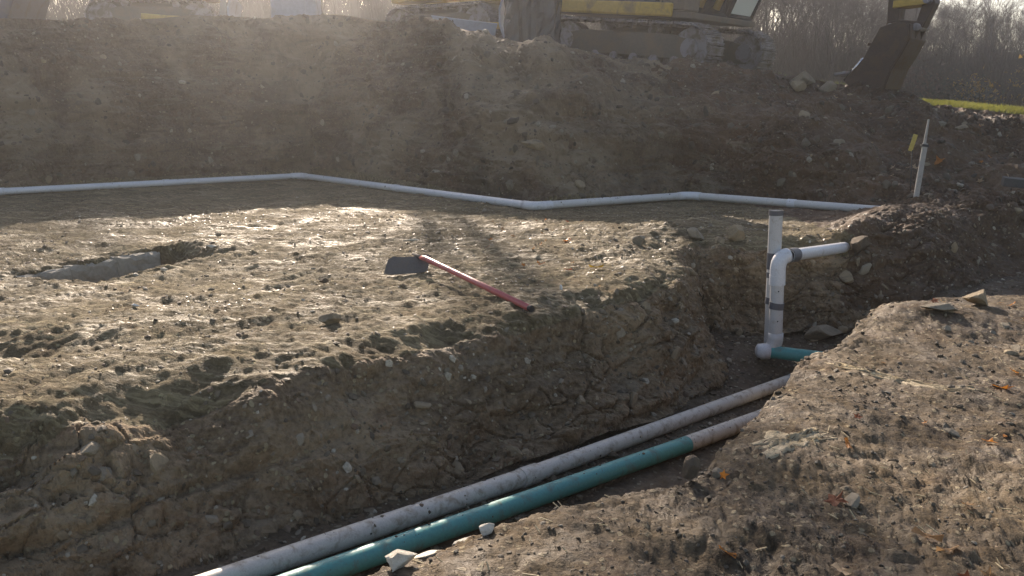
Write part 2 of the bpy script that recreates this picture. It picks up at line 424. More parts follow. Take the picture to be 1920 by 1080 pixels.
def earth(name, cols, stone, rough=(.55, .95), streak=False, speck=.5, bump=1.0, damp=.4, spec=.5, layer=False):
    """cols: dark, mid, light, rusty; stone: colour of embedded chips"""
    cols = [(q[0] * 1.06, q[1] * .97, q[2] * (.95 if streak or layer else .84)) for q in cols]; stone = (stone[0], stone[1] * .97, stone[2] * .86)
    m, nt, b = mat_new(name)
    pos = N(nt, 'ShaderNodeNewGeometry').outputs['Position']
    big = noise(nt, pos, .9, 5, .6, .6); med = noise(nt, pos, 4.5, 5, .65, .4); fin = noise(nt, pos, 28, 5, .7); vf = noise(nt, pos, 120, 3, .6)
    c = mix(nt, mp(nt, med, .36, .66), cols[0], cols[1])
    c = mix(nt, mp(nt, big, .45, .72), c, cols[2])
    c = mix(nt, math_(nt, 'MULTIPLY', mp(nt, noise(nt, pos, 2.1, 4, .7, 1.0), .52, .70), .65), c, cols[3])
    c = mix(nt, mp(nt, fin, .40, .68, 0, .55), c, cols[2])
    c = mix(nt, mp(nt, fin, .50, .30, 0, .55), c, cols[0])
    if layer:
        ml = N(nt, 'ShaderNodeMapping'); ml.inputs['Scale'].default_value = (1.2, 1.2, 8); nt.links.new(pos, ml.inputs['Vector'])
        nl = noise(nt, ml.outputs[0], 1.0, 5, .65, .8)
        c = mix(nt, mp(nt, nl, .55, .72, 0, .6), c, (.22,.195,.150)); c = mix(nt, mp(nt, nl, .45, .30, 0, .7), c, tuple(.7 * q for q in cols[0]))
    if name == 'dug subsoil': c = mix(nt, mp(nt, noise(nt, pos, .33, 4, .6, .9), .50, .62, 0, .7), c, (.27,.215,.145)); c = mix(nt, mp(nt, noise(nt, pos, .45, 4, .6, 1.2), .46, .36, 0, .6), c, (.05,.034,.022))
    # stone chips
    v = N(nt, 'ShaderNodeTexVoronoi'); v.inputs['Scale'].default_value = 34; v.inputs['Randomness'].default_value = 1
    wv = N(nt, 'ShaderNodeVectorMath', operation='MULTIPLY_ADD'); cn = N(nt, 'ShaderNodeTexNoise'); cn.inputs['Scale'].default_value = 9
    nt.links.new(pos, cn.inputs['Vector']); nt.links.new(cn.outputs['Color'], wv.inputs[0]); wv.inputs[1].default_value = (.06, .06, .06); nt.links.new(pos, wv.inputs[2])
    nt.links.new(wv.outputs[0], v.inputs['Vector'])
    sep = N(nt, 'ShaderNodeSeparateColor'); nt.links.new(v.outputs['Color'], sep.inputs[0])
    chip = math_(nt, 'MULTIPLY', mp(nt, sep.outputs[0], 1 - speck * .35, 1 - speck * .35 + .02), mp(nt, v.outputs['Distance'], .5, .38))
    c = mix(nt, chip, c, mix(nt, sep.outputs[1], stone, tuple(.55 * q for q in stone)))
    nt.links.new(c, b.inputs['Base Color'])
    rr = mp(nt, noise(nt, pos, 3.1, 5, .7, .5), .38, .62, rough[0], rough[1])
    nt.links.new(rr, b.inputs['Roughness'])
    b.inputs['Specular IOR Level'].default_value = spec
    pairs = [(med, .35 * bump, .05), (fin, .6 * bump, .02), (chip, .5 * bump, .008), (vf, .5 * bump, .005)]
    if streak:
        mpg = N(nt, 'ShaderNodeMapping'); mpg.inputs['Rotation'].default_value = (0, 0, -math.atan2(.66, .75))
        mpg.inputs['Scale'].default_value = (1.6, 24, 6); mpg.vector_type = 'POINT'
        nt.links.new(pos, mpg.inputs['Vector'])
        s1 = noise(nt, mpg.outputs[0], 1.0, 4, .65, .3)
        mpg2 = N(nt, 'ShaderNodeMapping'); mpg2.inputs['Rotation'].default_value = (0, 0, -math.atan2(.66, .75)); mpg2.inputs['Scale'].default_value = (5, 60, 20)
        nt.links.new(pos, mpg2.inputs['Vector'])
        s2 = noise(nt, mpg2.outputs[0], 1.0, 3, .6, .2)
        c2 = mix(nt, mp(nt, s1, .50, .68, 0, .65), c, stone)
        c2 = mix(nt, mp(nt, s2, .52, .36, 0, .5), c2, cols[0])
        nt.links.new(c2, b.inputs['Base Color'])
        pairs = [(s1, .55, .03), (s2, .6, .012)] + pairs
        wet = mp(nt, math_(nt, 'MULTIPLY', mp(nt, noise(nt, pos, 1.3, 4, .6, .8), .40, .62), mp(nt, s1, .40, .62)), 0, 1, rough[1], rough[0])
        nt.links.new(wet, b.inputs['Roughness'])
    bumps(nt, b, pairs)
    return m

M = {}
M['platform'] = earth('scraped shale', [(.058,.045,.020),(.140,.116,.058),(.235,.203,.120),(.145,.092,.040)], (.42,.36,.23), rough=(.42,.95), streak=True, speck=.4, bump=1.6, spec=.42)
M['cut'] = earth('cut clay face', [(.075,.052,.028),(.185,.140,.080),(.33,.265,.165),(.19,.108,.052)], (.38,.32,.22), rough=(.7,.95), speck=.35, layer=True, bump=1.5)
M['near'] = earth('gravelly clay', [(.024,.016,.009),(.082,.058,.034),(.185,.143,.088),(.10,.055,.027)], (.34,.28,.19), rough=(.6,.96), speck=.45, bump=1.4)
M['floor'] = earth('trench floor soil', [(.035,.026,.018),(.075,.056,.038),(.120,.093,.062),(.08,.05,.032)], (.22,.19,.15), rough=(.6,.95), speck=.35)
M['bank'] = earth('dug subsoil', [(.050,.034,.020),(.115,.084,.052),(.20,.155,.100),(.125,.070,.036)], (.26,.21,.15), rough=(.8,.97), speck=.2, layer=True)
M['topsoil'] = earth('red brown topsoil and mound shade', [(.036,.021,.012),(.085,.052,.030),(.140,.094,.058),(.118,.058,.028)], (.22,.17,.11), rough=(.6,.95), speck=.3)
M['field'] = earth('grass ground', [(.030,.040,.014),(.050,.065,.020),(.080,.095,.030),(.06,.06,.025)], (.10,.11,.05), rough=(.8,.95), speck=.1)
M['litter'] = earth('woodland floor', [(.030,.024,.018),(.050,.040,.030),(.070,.055,.040),(.06,.04,.028)], (.08,.07,.05), rough=(.9,.98), speck=.1)

def plain(name, col, rough=.6, metal=0, spec=.5, dirt=None, dirt_amt=.5, dscale=6, bump=.15, col2=None):
    m, nt, b = mat_new(name)
    pos = N(nt, 'ShaderNodeNewGeometry').outputs['Position']
    n1 = noise(nt, pos, dscale, 5, .65, .4); n2 = noise(nt, pos, dscale * 7, 4, .6)
    c = mix(nt, mp(nt, n2, .3, .7), tuple(.86 * q for q in col), tuple(min(1, 1.08 * q) for q in col))
    if col2: c = mix(nt, mp(nt, noise(nt, pos, dscale * .5, 3), .4, .6), c, col2)
    if dirt:
        f = math_(nt, 'MULTIPLY', mp(nt, n1, .62 - .25 * dirt_amt, .72 - .12 * dirt_amt), min(1, dirt_amt + .25))
        c = mix(nt, f, c, dirt)
        nt.links.new(mp(nt, f, 0, 1, rough, .92), b.inputs['Roughness'])
    else: b.inputs['Roughness'].default_value = rough
    nt.links.new(c, b.inputs['Base Color'])
    b.inputs['Metallic'].default_value = metal; b.inputs['Specular IOR Level'].default_value = spec
    bumps(nt, b, [(n1, bump, .01), (n2, bump, .004)])
    return m
MUD = (.13, .10, .07)
M['pvc'] = plain('white pvc', (.62,.61,.60), .38, dirt=(.36,.31,.24), dirt_amt=.22, dscale=22, bump=.05)
M['pvc_clean'] = plain('white pvc clean', (.70,.71,.74), .33, dirt=(.35,.31,.25), dirt_amt=.18, dscale=12, bump=.04)
M['pvc_muddy'] = plain('muddy white pvc', (.60,.57,.52), .45, dirt=(.27,.21,.145), dirt_amt=.48, dscale=16, bump=.08)
M['teal'] = plain('teal sewer pipe', (.065,.33,.33), .42, dirt=(.14,.17,.14), dirt_amt=.45, dscale=9, bump=.05)
M['tape'] = plain('grey duct tape', (.115,.118,.135), .5, dirt=(.18,.15,.12), dirt_amt=.2, dscale=20, bump=.3)
M['hole'] = plain('pipe hole', (.012,.011,.010), .9)
M['red'] = plain('red painted handle', (.56,.13,.12), .36, spec=.9, dirt=(.22,.12,.09), dirt_amt=.3, dscale=14)
M['steel'] = plain('worn shovel steel', (.135,.125,.118), .85, metal=.0, spec=.15, dirt=(.15,.125,.10), dirt_amt=.5, dscale=10)
M['black'] = plain('black rubber', (.025,.025,.027), .6, dirt=MUD, dirt_amt=.3)
M['yellow'] = plain('construction yellow', (.50,.33,.055), .5, dirt=(.20,.15,.09), dirt_amt=.45, dscale=2.5)
M['navy'] = plain('dark blue paint', (.035,.042,.075), .45, dirt=(.12,.10,.08), dirt_amt=.35, dscale=2.5)
M['greyblue'] = plain('grey blue steel', (.33,.37,.45), .5, dirt=(.24,.21,.18), dirt_amt=.3, dscale=2)
M['track'] = plain('muddy track steel', (.27,.255,.265), .6, metal=.25, dirt=(.16,.125,.09), dirt_amt=.7, dscale=5, bump=.4)
M['frame'] = plain('dirty frame steel', (.13,.11,.09), .75, dirt=(.17,.13,.09), dirt_amt=.7, dscale=3, bump=.4)
M['rust'] = plain('rusty bucket steel', (.085,.055,.040), .6, metal=.3, dirt=(.14,.09,.055), dirt_amt=.6, dscale=5, bump=.5)
M['orange'] = plain('red stripe', (.55,.07,.03), .5)
M['chrome'] = plain('bright rod', (.6,.6,.6), .2, metal=1)
M['wood'] = plain('weathered stake wood', (.40,.38,.35), .8, dirt=(.22,.19,.15), dirt_amt=.3, dscale=14, bump=.3)
M['timber'] = plain('old grey timber', (.10,.095,.09), .85, dirt=(.05,.04,.03), dirt_amt=.4, dscale=8, bump=.5)
M['yellow_tag'] = plain('yellow tag', (.50,.40,.10), .6)
M['bark'] = plain('grey bark', (.080,.066,.060), .95, dscale=3, bump=.4)
M['twig'] = plain('bare twigs', (.080,.060,.058), .95, dscale=2)
M['twig2'] = plain('brown brush', (.055,.040,.036), .95, dscale=1, col2=(.055,.050,.034))
M['ochre'] = plain('dry ochre leaves', (.26,.17,.045), .8, dscale=2)
M['grass'] = plain('grass blades', (.125,.175,.030), .6, dscale=2, col2=(.20,.21,.055))
def backlit(m, col, f=.5):
    nt = m.node_tree; b = nt.nodes['Principled BSDF']; out = nt.nodes['Material Output']
    tr = N(nt, 'ShaderNodeBsdfTranslucent'); tr.inputs[0].default_value = (*col, 1); mx = N(nt, 'ShaderNodeMixShader'); mx.inputs[0].default_value = f
    nt.links.new(b.outputs[0], mx.inputs[1]); nt.links.new(tr.outputs[0], mx.inputs[2]); nt.links.new(mx.outputs[0], out.inputs['Surface']); return m
backlit(M['grass'], (.20,.20,.05), .45); backlit(M['ochre'], (.45,.28,.06), .4)
M['plastic'] = plain('shiny dark plastic sheet', (.030,.032,.038), .18, dscale=4, bump=.8)
M['stone'] = plain('tan stone', (.30,.235,.150), .85, dirt=(.13,.105,.075), dirt_amt=.5, dscale=8, bump=.6)
M['stone_grey'] = plain('grey limestone', (.28,.235,.170), .82, dirt=(.15,.125,.095), dirt_amt=.45, dscale=9, bump=.6)
M['stone_dark'] = plain('brown stone', (.12,.088,.056), .85, dirt=(.08,.06,.045), dirt_amt=.5, dscale=9, bump=.6)
M['pale'] = plain('pale chalky stone', (.60,.56,.47), .75, dirt=(.3,.26,.2), dirt_amt=.3, dscale=12, bump=.5)
M['white_scrap'] = plain('white plastic scrap', (.78,.78,.76), .4)
M['root'] = plain('dry root', (.12,.085,.06), .9)
# gravel, colour varies from pebble to pebble
def gravel_mat(name, k_):
  m, nt, b = mat_new(name)
  gi = N(nt, 'ShaderNodeNewGeometry')
  ramp = N(nt, 'ShaderNodeValToRGB'); cr = ramp.color_ramp
  for i, (p, c) in enumerate([(0,(.07,.054,.036)),(.3,(.13,.102,.066)),(.55,(.20,.165,.11)),(.75,(.16,.10,.06)),(.88,(.28,.24,.175)),(1,(.50,.45,.35))]):
      e = cr.elements[i] if i < 2 else cr.elements.new(p)
      e.position = p; e.color = (*[q * k_ for q in c], 1)
  nt.links.new(gi.outputs['Random Per Island'], ramp.inputs[0])
  nn = noise(nt, gi.outputs['Position'], 60, 4)
  nt.links.new(mix(nt, mp(nt, nn, .45, .7, 0, .6), ramp.outputs[0], (.09,.07,.05)), b.inputs['Base Color'])
  b.inputs['Roughness'].default_value = .7
  bumps(nt, b, [(nn, .5, .006)])
  return m
M['gravel'] = gravel_mat('mixed gravel', .55); M['clods'] = gravel_mat('earth clods', .68); M['chips'] = gravel_mat('shale chips', 1.0); M['flake'] = gravel_mat('glinting flakes', 1.2); M['flake'].node_tree.nodes['Principled BSDF'].inputs['Roughness'].default_value = .42
def leaf_mat(name, col):
    col = tuple(min(.9, q * 1.1) for q in col)
    m, nt, b = mat_new(name)
    pos = N(nt, 'ShaderNodeNewGeometry').outputs['Position']
    nn = noise(nt, pos, 45, 3)
    nt.links.new(mix(nt, mp(nt, nn, .35, .65), tuple(.55 * q for q in col), col), b.inputs['Base Color'])
    b.inputs['Roughness'].default_value = .6
    return backlit(m, col, .45)
LEAF = [leaf_mat('orange leaf', (.52,.20,.035)), leaf_mat('tan leaf', (.42,.25,.12)), leaf_mat('pale tan leaf', (.52,.38,.24)), leaf_mat('yellow leaf', (.60,.38,.04)), leaf_mat('russet leaf', (.30,.10,.045))]
# cab glass: pale hazy sky reflection painted into the base colour
m, nt, b = mat_new('cab glass with painted sky'); b.inputs['Base Color'].default_value = (.80,.86,.88,1); b.inputs['Roughness'].default_value = .12
b.inputs['Specular IOR Level'].default_value = .8
M['glass'] = m

# ------------------------------------------------------------------ ground objects, cut out of the one sheet
nT, nR = X.shape
idx = np.arange(nT * nR).reshape(nT, nR)
Fq = np.stack([idx[:-1, :-1], idx[1:, :-1], idx[1:, 1:], idx[:-1, 1:]], -1).reshape(-1, 4)[:, ::-1]
fc = lambda A: A[:-1, :-1].ravel()
fz2 = 1.3 * fbm2(X * 1.1 + 3 * Z2, Y * 1.1, 66, 5, .75)
soil = ((S > .02) & (X + .35 * (Y - 9) + fz2 > 4.7) & (X > 2.4)) | ((S > .72) & (X > 4.5))
zone = np.full(len(Fq), 2)                         # 2 platform
zone[fc(bank)] = 4
zone[fc(bank & soil)] = 5
zone[fc(wall & ~near)] = 1
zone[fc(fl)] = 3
mound_shade = (X + .45 * fbm2(X * 2.5, Y * 2.5 + Z2, 68, 4, .7) > 3.45) & (Y > 8.35) & ~near & ~fl & (S < .5)
zone[fc(mound_shade)] = 5  # darker soil colour on the mound stands in for the excavator's shadow
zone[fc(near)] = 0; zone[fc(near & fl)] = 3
fieldf = fc(field); zone[fieldf] = 6
bare = fc(field & ((X + .6 * vnoise2(X * .7, Y * .7, 67) < 5.0) & (back < 14)) | (field & (back < .12)))
zone[bare & fieldf] = 4
zone[fc(Y > 40)] = 7
V = np.stack([X2, Y2, Z2], -1).reshape(-1, 3)
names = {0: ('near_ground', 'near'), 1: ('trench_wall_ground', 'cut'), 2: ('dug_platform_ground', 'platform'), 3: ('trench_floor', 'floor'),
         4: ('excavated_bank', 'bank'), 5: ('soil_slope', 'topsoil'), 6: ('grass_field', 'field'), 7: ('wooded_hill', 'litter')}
GROUND = {}
for zn, (nm_, mt) in names.items():
    f = Fq[zone == zn]
    u, inv = np.unique(f.ravel(), return_inverse=True)
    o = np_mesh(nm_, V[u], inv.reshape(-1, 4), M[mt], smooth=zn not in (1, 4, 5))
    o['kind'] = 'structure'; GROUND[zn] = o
    nrm = NRM.reshape(-1, 3)[u]
    try: o.data.normals_split_custom_set_from_vertices(nrm.tolist()) if len(u) < 1 else None
    except Exception: pass

VX, VY, VZ = X2, Y2, Z2
front = (np.abs(th)[:, None] < R(37)) & (Rg > 1)
area_w = np.ones_like(X)
gu = np.gradient(np.stack([X2, Y2, Z2], -1), axis=0); gv = np.gradient(np.stack([X2, Y2, Z2], -1), axis=1)
AREA = np.linalg.norm(np.cross(gu, gv), axis=-1)
def pick(mask, n, dens=None, seed=0):
    """n random surface points where mask holds, evenly over the ground times dens"""
    g = np.random.default_rng(seed)
    w = np.where(mask & front, AREA * (1 if dens is None else dens), 0).ravel()
    cs = np.cumsum(w); k = np.searchsorted(cs, g.random(n) * cs[-1])
    k = np.clip(k, 0, w.size - 1)
    return V[k], NRM.reshape(-1, 3)[k]
def ground_at(px, py):
    """surface height nearest to a world x, y"""
    t = math.atan2(px - OX, py - OY); i = int(np.argmin(np.abs(th - t)))
    j = int(np.argmin((X2[i] - px)**2 + (Y2[i] - py)**2))
    return float(Z2[i, j]), Vector(NRM[i, j])

# ------------------------------------------------------------------ gravel, clods and stones
ICO_V, ICO_F = [], []
_b = bmesh.new(); bmesh.ops.create_icosphere(_b, subdivisions=1, radius=1)
ICO_V = np.array([v.co[:] for v in _b.verts]); ICO_F = np.array([[v.index for v in f.verts] for f in _b.faces]); _b.free()
def scatter_mesh(name, P, Nn, size, mat, sink=.36, flat=(.32, .65), seed=1, parent=None, smooth=False):
    g = np.random.default_rng(seed); n = len(P)
    shapes = [ICO_V * g.uniform(.62, 1.12, (len(ICO_V), 1)) for _ in range(24)]
    sh = np.array(shapes)[g.integers(0, 24, n)]
    sc = np.stack([g.uniform(.8, 1.3, n), g.uniform(.65, 1.1, n), g.uniform(*flat, n)], -1) * size[:, None] * .5
    v = sh * sc[:, None, :]
    a = g.uniform(0, 2 * np.pi, n); t1 = np.stack([np.cos(a), np.sin(a), np.zeros(n)], -1)
    nz = Nn + g.normal(0, .25, (n, 3)); nz /= np.linalg.norm(nz, axis=1, keepdims=True)
    tx = np.cross(t1, nz); tx /= np.maximum(np.linalg.norm(tx, axis=1, keepdims=True), 1e-6); ty = np.cross(nz, tx)
    w = v[..., 0:1] * tx[:, None] + v[..., 1:2] * ty[:, None] + v[..., 2:3] * nz[:, None]
    w = w + (P + nz * (sc[:, 2:3] * (1 - 2 * sink)))[:, None]
    F = (ICO_F[None] + (np.arange(n) * len(ICO_V))[:, None, None]).reshape(-1, 3)
    return np_mesh(name, w.reshape(-1, 3), F, mat, smooth=smooth, parent=parent)

camd2 = np.maximum(X**2 + Y**2, 4.0)
flat_near = near & ~fl
P, Nn = pick(flat_near & (Rg < 14), 21000, 1 / camd2**.9 * (.12 + sstep(-.35, .5, fbm2(X * 1.6, Y * 1.6, 217, 3))), 3)
sz = np.clip(.0058 * (1 - np.random.default_rng(5).random(len(P)))**-.50, .006, .034) * np.clip(np.hypot(P[:, 0], P[:, 1]) / 4.0, .8, 1.5)
o = scatter_mesh('gravel', P, Nn, sz, M['gravel'], seed=4); tag(o, 'fine grey brown gravel strewn over the near trench bank', 'gravel', kind='stuff')
P, Nn = pick((pl0 > 0) & (Rg < 16), 3000, 1 / camd2**.6, 6)
sz = np.clip(.013 * (1 - np.random.default_rng(7).random(len(P)))**-.5, .012, .06)
P2, N2 = pick((pl0 > 0) & (Rg < 14), 6500, 1 / camd2**.4 * (.2 + sstep(-.1, .4, vnoise2(X * 1.3, Y * 1.3, 216))), 61)
o = scatter_mesh('gravel', P2, N2, np.random.default_rng(62).uniform(.008, .026, len(P2)) * np.clip(Rg.mean() * 0 + np.hypot(P2[:, 0], P2[:, 1]) / 6, .8, 1.6), M['flake'], seed=63, flat=(.12, .28), sink=.4); tag(o, 'thin glinting shale flakes on the scraped platform', 'gravel', kind='stuff')
o = scatter_mesh('gravel', P, Nn, sz, M['chips'], seed=8, flat=(.25, .5), sink=.45); tag(o, 'stone chips lying on the scraped rock platform', 'gravel', kind='stuff')
P, Nn = pick((wall & ~near) | fl, 6500, np.where(fl & ~near, 2.2, np.where(fl, .7, 1)), 9)
sz = np.clip(.016 * (1 - np.random.default_rng(10).random(len(P)))**-.5, .014, .07)
o = scatter_mesh('gravel', P, Nn, sz, M['chips'], seed=11, sink=.42); tag(o, 'stone chips in the trench wall and on the trench floor', 'gravel', kind='stuff')
P, Nn = pick(bank & (Rg < 24), 5000, None, 12)
sz = np.clip(.03 * (1 - np.random.default_rng(13).random(len(P)))**-.5, .03, .16)
o = scatter_mesh('dirt_clods', P, Nn, sz, M['clods'], seed=14, sink=.4, smooth=False); tag(o, 'small clods and stones on the dug bank and soil slope', 'clods', kind='stuff')

def stone_mesh(seed, sub=2):
    b = bmesh.new(); bmesh.ops.create_icosphere(b, subdivisions=sub, radius=.5)
    g = random.Random(seed)
    planes = [(Vector((g.gauss(0, 1), g.gauss(0, 1), g.gauss(0, 1))).normalized(), g.uniform(.20, .40)) for _ in range(15)]
    for v in b.verts:
        for n_, d_ in planes:
            k_ = v.co.dot(n_)
            if k_ > d_: v.co -= n_ * (k_ - d_)
        v.co *= 1 + g.uniform(-.03, .03)
    me = bpy.data.meshes.new('stone'); b.to_mesh(me); b.free()
    return me
M['slab'] = plain('pale grey clay slab', (.31,.29,.245), .85, dirt=(.18,.15,.11), dirt_amt=.4, dscale=5, bump=.6)
STONES = {}
for mt in ('stone', 'stone_grey', 'stone_dark', 'pale'):
    STONES[mt] = []
    for k_ in range(5):
        me = stone_mesh(50 + k_ + len(mt)); me.materials.append(M[mt]); STONES[mt].append(me)
# stones set in the ground: pieces of the setting
def embed(zn, mask, n, smin, smax, mats, seed, dens=None, sink=.5):
    P, Nn = pick(mask, n, dens, seed); g = random.Random(seed)
    for p, nn_ in zip(P, Nn):
        s = smin + (smax - smin) * g.random()**2.4
        me = g.choice(STONES[g.choice(mats)])
        q = Vector(nn_).to_track_quat('Z', 'Y')
        o = bpy.data.objects.new('stone', me); COL.objects.link(o); o.parent = GROUND[zn]
        sc = Vector((s * g.uniform(.9, 1.5), s * g.uniform(.7, 1.1), s * g.uniform(.45, .75)))
        o.scale = sc
        o.location = Vector(p) + Vector(nn_) * sc.z * (.5 - sink)
        o.rotation_euler = (q @ Matrix.Rotation(g.uniform(0, 6.28), 3, 'Z').to_quaternion()).to_euler()
embed(0, flat_near & (Rg < 12), 150, .030, .12, ['stone', 'stone_grey', 'stone_dark', 'stone'], 21, 1 / camd2**.7, .45)
embed(1, wall & ~near, 150, .04, .18, ['stone', 'stone', 'stone_grey'], 22, None, .72)
embed(2, (pl0 > 0) & (Rg < 15), 60, .04, .13, ['stone', 'stone_grey'], 23, 1 / camd2**.5, .55)
embed(3, fl & ~near, 60, .04, .13, ['stone', 'stone_dark'], 27, None, .35)
embed(3, fl, 25, .03, .11, ['stone_dark', 'stone', 'stone_grey'], 24, None, .4)
embed(4, bank & ~soil & (Rg < 22), 80, .06, .24, ['stone', 'stone_dark', 'stone_dark'], 25, None, .68)
embed(5, bank & soil & (Rg < 22), 90, .05, .24, ['stone_dark', 'stone', 'stone_grey'], 26, None, .55)

def slab_rocks():
    for k_, (ds, w_) in enumerate([(.72, .46), (1.15, .50), (1.6, .50)]):
        x_ = -4.45 + .56 * ds - .83 * .12; y_ = 6.75 + .83 * ds + .56 * .12
        b_ = bmesh.new(); bmesh.ops.create_cube(b_, size=1); bmesh.ops.subdivide_edges(b_, edges=b_.edges, cuts=7, use_grid_fill=True); g_ = random.Random(k_)
        for v in b_.verts:
            v.co *= 1 - .10 * (max(abs(v.co.x), abs(v.co.z)) * 2)**8 * (abs(v.co.y) * 2)**4; v.co += Vector((g_.uniform(-.012, .012), g_.uniform(-.06, .06), g_.uniform(-.03, .03)))
        me = bpy.data.meshes.new('clay_slab'); b_.to_mesh(me); b_.free(); me.materials.append(M['slab'])
        o_ = bpy.data.objects.new('clay_slab', me); COL.objects.link(o_); o_.location = (x_, y_, -.03 + .015 * k_); o_.scale = (w_ * .98, .14, .40); o_.rotation_euler = (0, .04 * (k_ - 1), math.atan2(.83, .56) + .05 * (k_ - 1))
        tag(o_, ('grey slab at the near left end of the shallow ditch wall', 'middle grey slab in the shallow ditch wall', 'grey slab at the far right end of the shallow ditch wall')[k_], 'clay slab', kind='thing')
def on_ground(px, py, dz=0):
    z_, n_ = ground_at(px, py); return Vector((px, py, z_ + dz))
def rock(loc, dims, mat, label, seed, rz=0, cat='rock', group=None, tilt=(0, 0)):
    me = stone_mesh(seed, 3); me.materials.append(M[mat])
    o = bpy.data.objects.new('rock', me); COL.objects.link(o)
    p = on_ground(loc[0], loc[1]); o.location = (p.x, p.y, p.z + dims[2] * .28 + (loc[2] if len(loc) > 2 else 0))
    o.scale = dims; o.rotation_euler = (tilt[0], tilt[1], rz)
    return tag(o, label, cat, group)

rock((.80, 3.55), (.14, .11, .15), 'stone_dark', 'upright tan lump of rock on the near trench edge beside the orange leaf', 305, .9)
rock((.93, 3.62), (.10, .08, .07), 'stone_grey', 'small rounded rock just right of the upright lump on the trench edge', 302, 1.1)
rock((3.20, 6.2), (.34, .12, .10), 'stone_grey', 'long flat pale rock on the far part of the near bank', 303, -.2)
rock((3.68, 6.55), (.27, .22, .20), 'stone', 'rounded tan boulder on the near bank right of the long flat rock', 304, .5)
rock((3.95, 5.9), (.15, .10, .07), 'pale', 'small pale rock below the rounded tan boulder', 305, .2)
rock((4.6, 6.9), (.32, .24, .15), 'stone_dark', 'brown boulder on the near bank at the right picture edge', 306, 1.2)
rock((3.62, 8.72), (.30, .22, .26), 'stone_dark', 'brown rock leaning on the soil end of the short white outlet pipe', 325, .6)
rock((3.42, 8.52), (.20, .16, .14), 'stone', 'tan rock under the short white outlet pipe', 326, 1.6)
rock((3.05, 8.12), (.42, .28, .22), 'stone_grey', 'large squarish grey rock at the right end of the pit', 307, .1)
rock((1.95, 8.95), (.26, .2, .2), 'stone_grey', 'pale grey rock in the far wall of the pit left of the standing pipes', 308, .4)
rock((2.15, 8.75), (.16, .12, .12), 'stone', 'small rock under the pale grey one in the pit wall', 309, 2)
rock((2.35, 8.85), (.40, .22, .22), 'stone', 'wedge of tan rock in the pit wall right behind the standing pipes', 310, .8)
rock((1.32, 8.7), (.17, .14, .15), 'stone_grey', 'round grey stone on the platform before the pit', 311, .3)
rock((-1.22, 5.62), (.20, .15, .12), 'stone', 'squat tan rock on the platform edge left of the middle', 312, .7)
rock((-1.55, 6.9), (.09, .08, .09), 'stone_dark', 'small dark clod on the bright scraped part of the platform', 313, .7, cat='clod')
rock((-3.5, 4.95), (.42, .22, .16), 'stone_dark', 'broad rock beside the dark hollow at the left picture edge', 314, .35)
rock((5.2, 15.6), (.60, .4, .45), 'stone_grey', 'pile-topping grey block of clay near the grass below the machine', 315, .3)
rock((5.0, 15.3), (.38, .3, .3), 'stone', 'lower left block of the clay lumps below the grass strip', 316, .9)
rock((5.55, 15.35), (.4, .35, .32), 'stone_grey', 'right block of the clay lumps below the grass strip', 317, 1.9)
rock((9.1, 12.5), (.5, .3, .18), 'stone_grey', 'flat grey slab on the soil slope at the right edge', 318, .2)
rock((.35, 12.7), (.55, .25, .22), 'stone', 'long tan rock low in the middle of the excavated bank', 319, .1)
rock((-.10, 3.06), (.09, .07, .06), 'pale', 'chip of white stone at the lip of the near trench edge', 320, .4)
rock((-.33, 2.92), (.17, .10, .07), 'pale', 'chalky white crust on the lip of the near trench edge', 321, .7)
rock((-.41, 2.80), (.15, .11, .09), 'pale', 'lumpy white crust at the lower end of the near trench edge', 322, .3)
rock((-.20, 3.02), (.16, .05, .04), 'pale', 'thin white sliver along the near trench edge', 323, .75)
slab_rocks()
# pale patches of smeared clay on the near bank: low crusts
def crust(cx, cy, rx, ry, mat, label, rz=0, th_=.02, seed=0):
    n = 60; g = random.Random(seed); vs = []; fs = []; g0 = [g.uniform(-.28, .28) for _ in range(60)]
    rings = 9
    for i in range(rings + 1):
        f = i / rings
        for k_ in range(n):
            a = 2 * math.pi * k_ / n; rr = f * (1 + .25 * math.sin(3 * a + seed) + .16 * math.sin(7 * a + 2 * seed) + g0[k_])
            ux, uy = rx * rr * math.cos(a), ry * rr * math.sin(a)
            X_ = cx + ux * math.cos(rz) - uy * math.sin(rz); Y_ = cy + ux * math.sin(rz) + uy * math.cos(rz)
            z_ = ground_at(X_, Y_)[0]
            vs.append((X_, Y_, z_ + th_ * (1 - f**3) + (-.02 if i == rings else g.uniform(-.006, .004))))
    for i in range(rings):
        for k_ in range(n): fs.append((i * n + k_, i * n + (k_ + 1) % n, (i + 1) * n + (k_ + 1) % n, (i + 1) * n + k_))
    o = np_mesh('clay_crust', np.array(vs), np.array(fs), M[mat], smooth=True)
    return tag(o, label, 'clay')
M['paleclay'] = earth('pale smeared clay', [(.22,.185,.125),(.36,.31,.225),(.48,.43,.32),(.26,.21,.14)], (.5,.45,.34), rough=(.5,.9), speck=.3)
crust(1.33, 3.88, .22, .10, 'paleclay', 'pale smear of clay on the near bank by the trench corner', .35, .006, 2)
crust(2.35, 4.85, .40, .07, 'paleclay', 'long pale streak of smeared clay across the near bank', -.75, .006, 5)

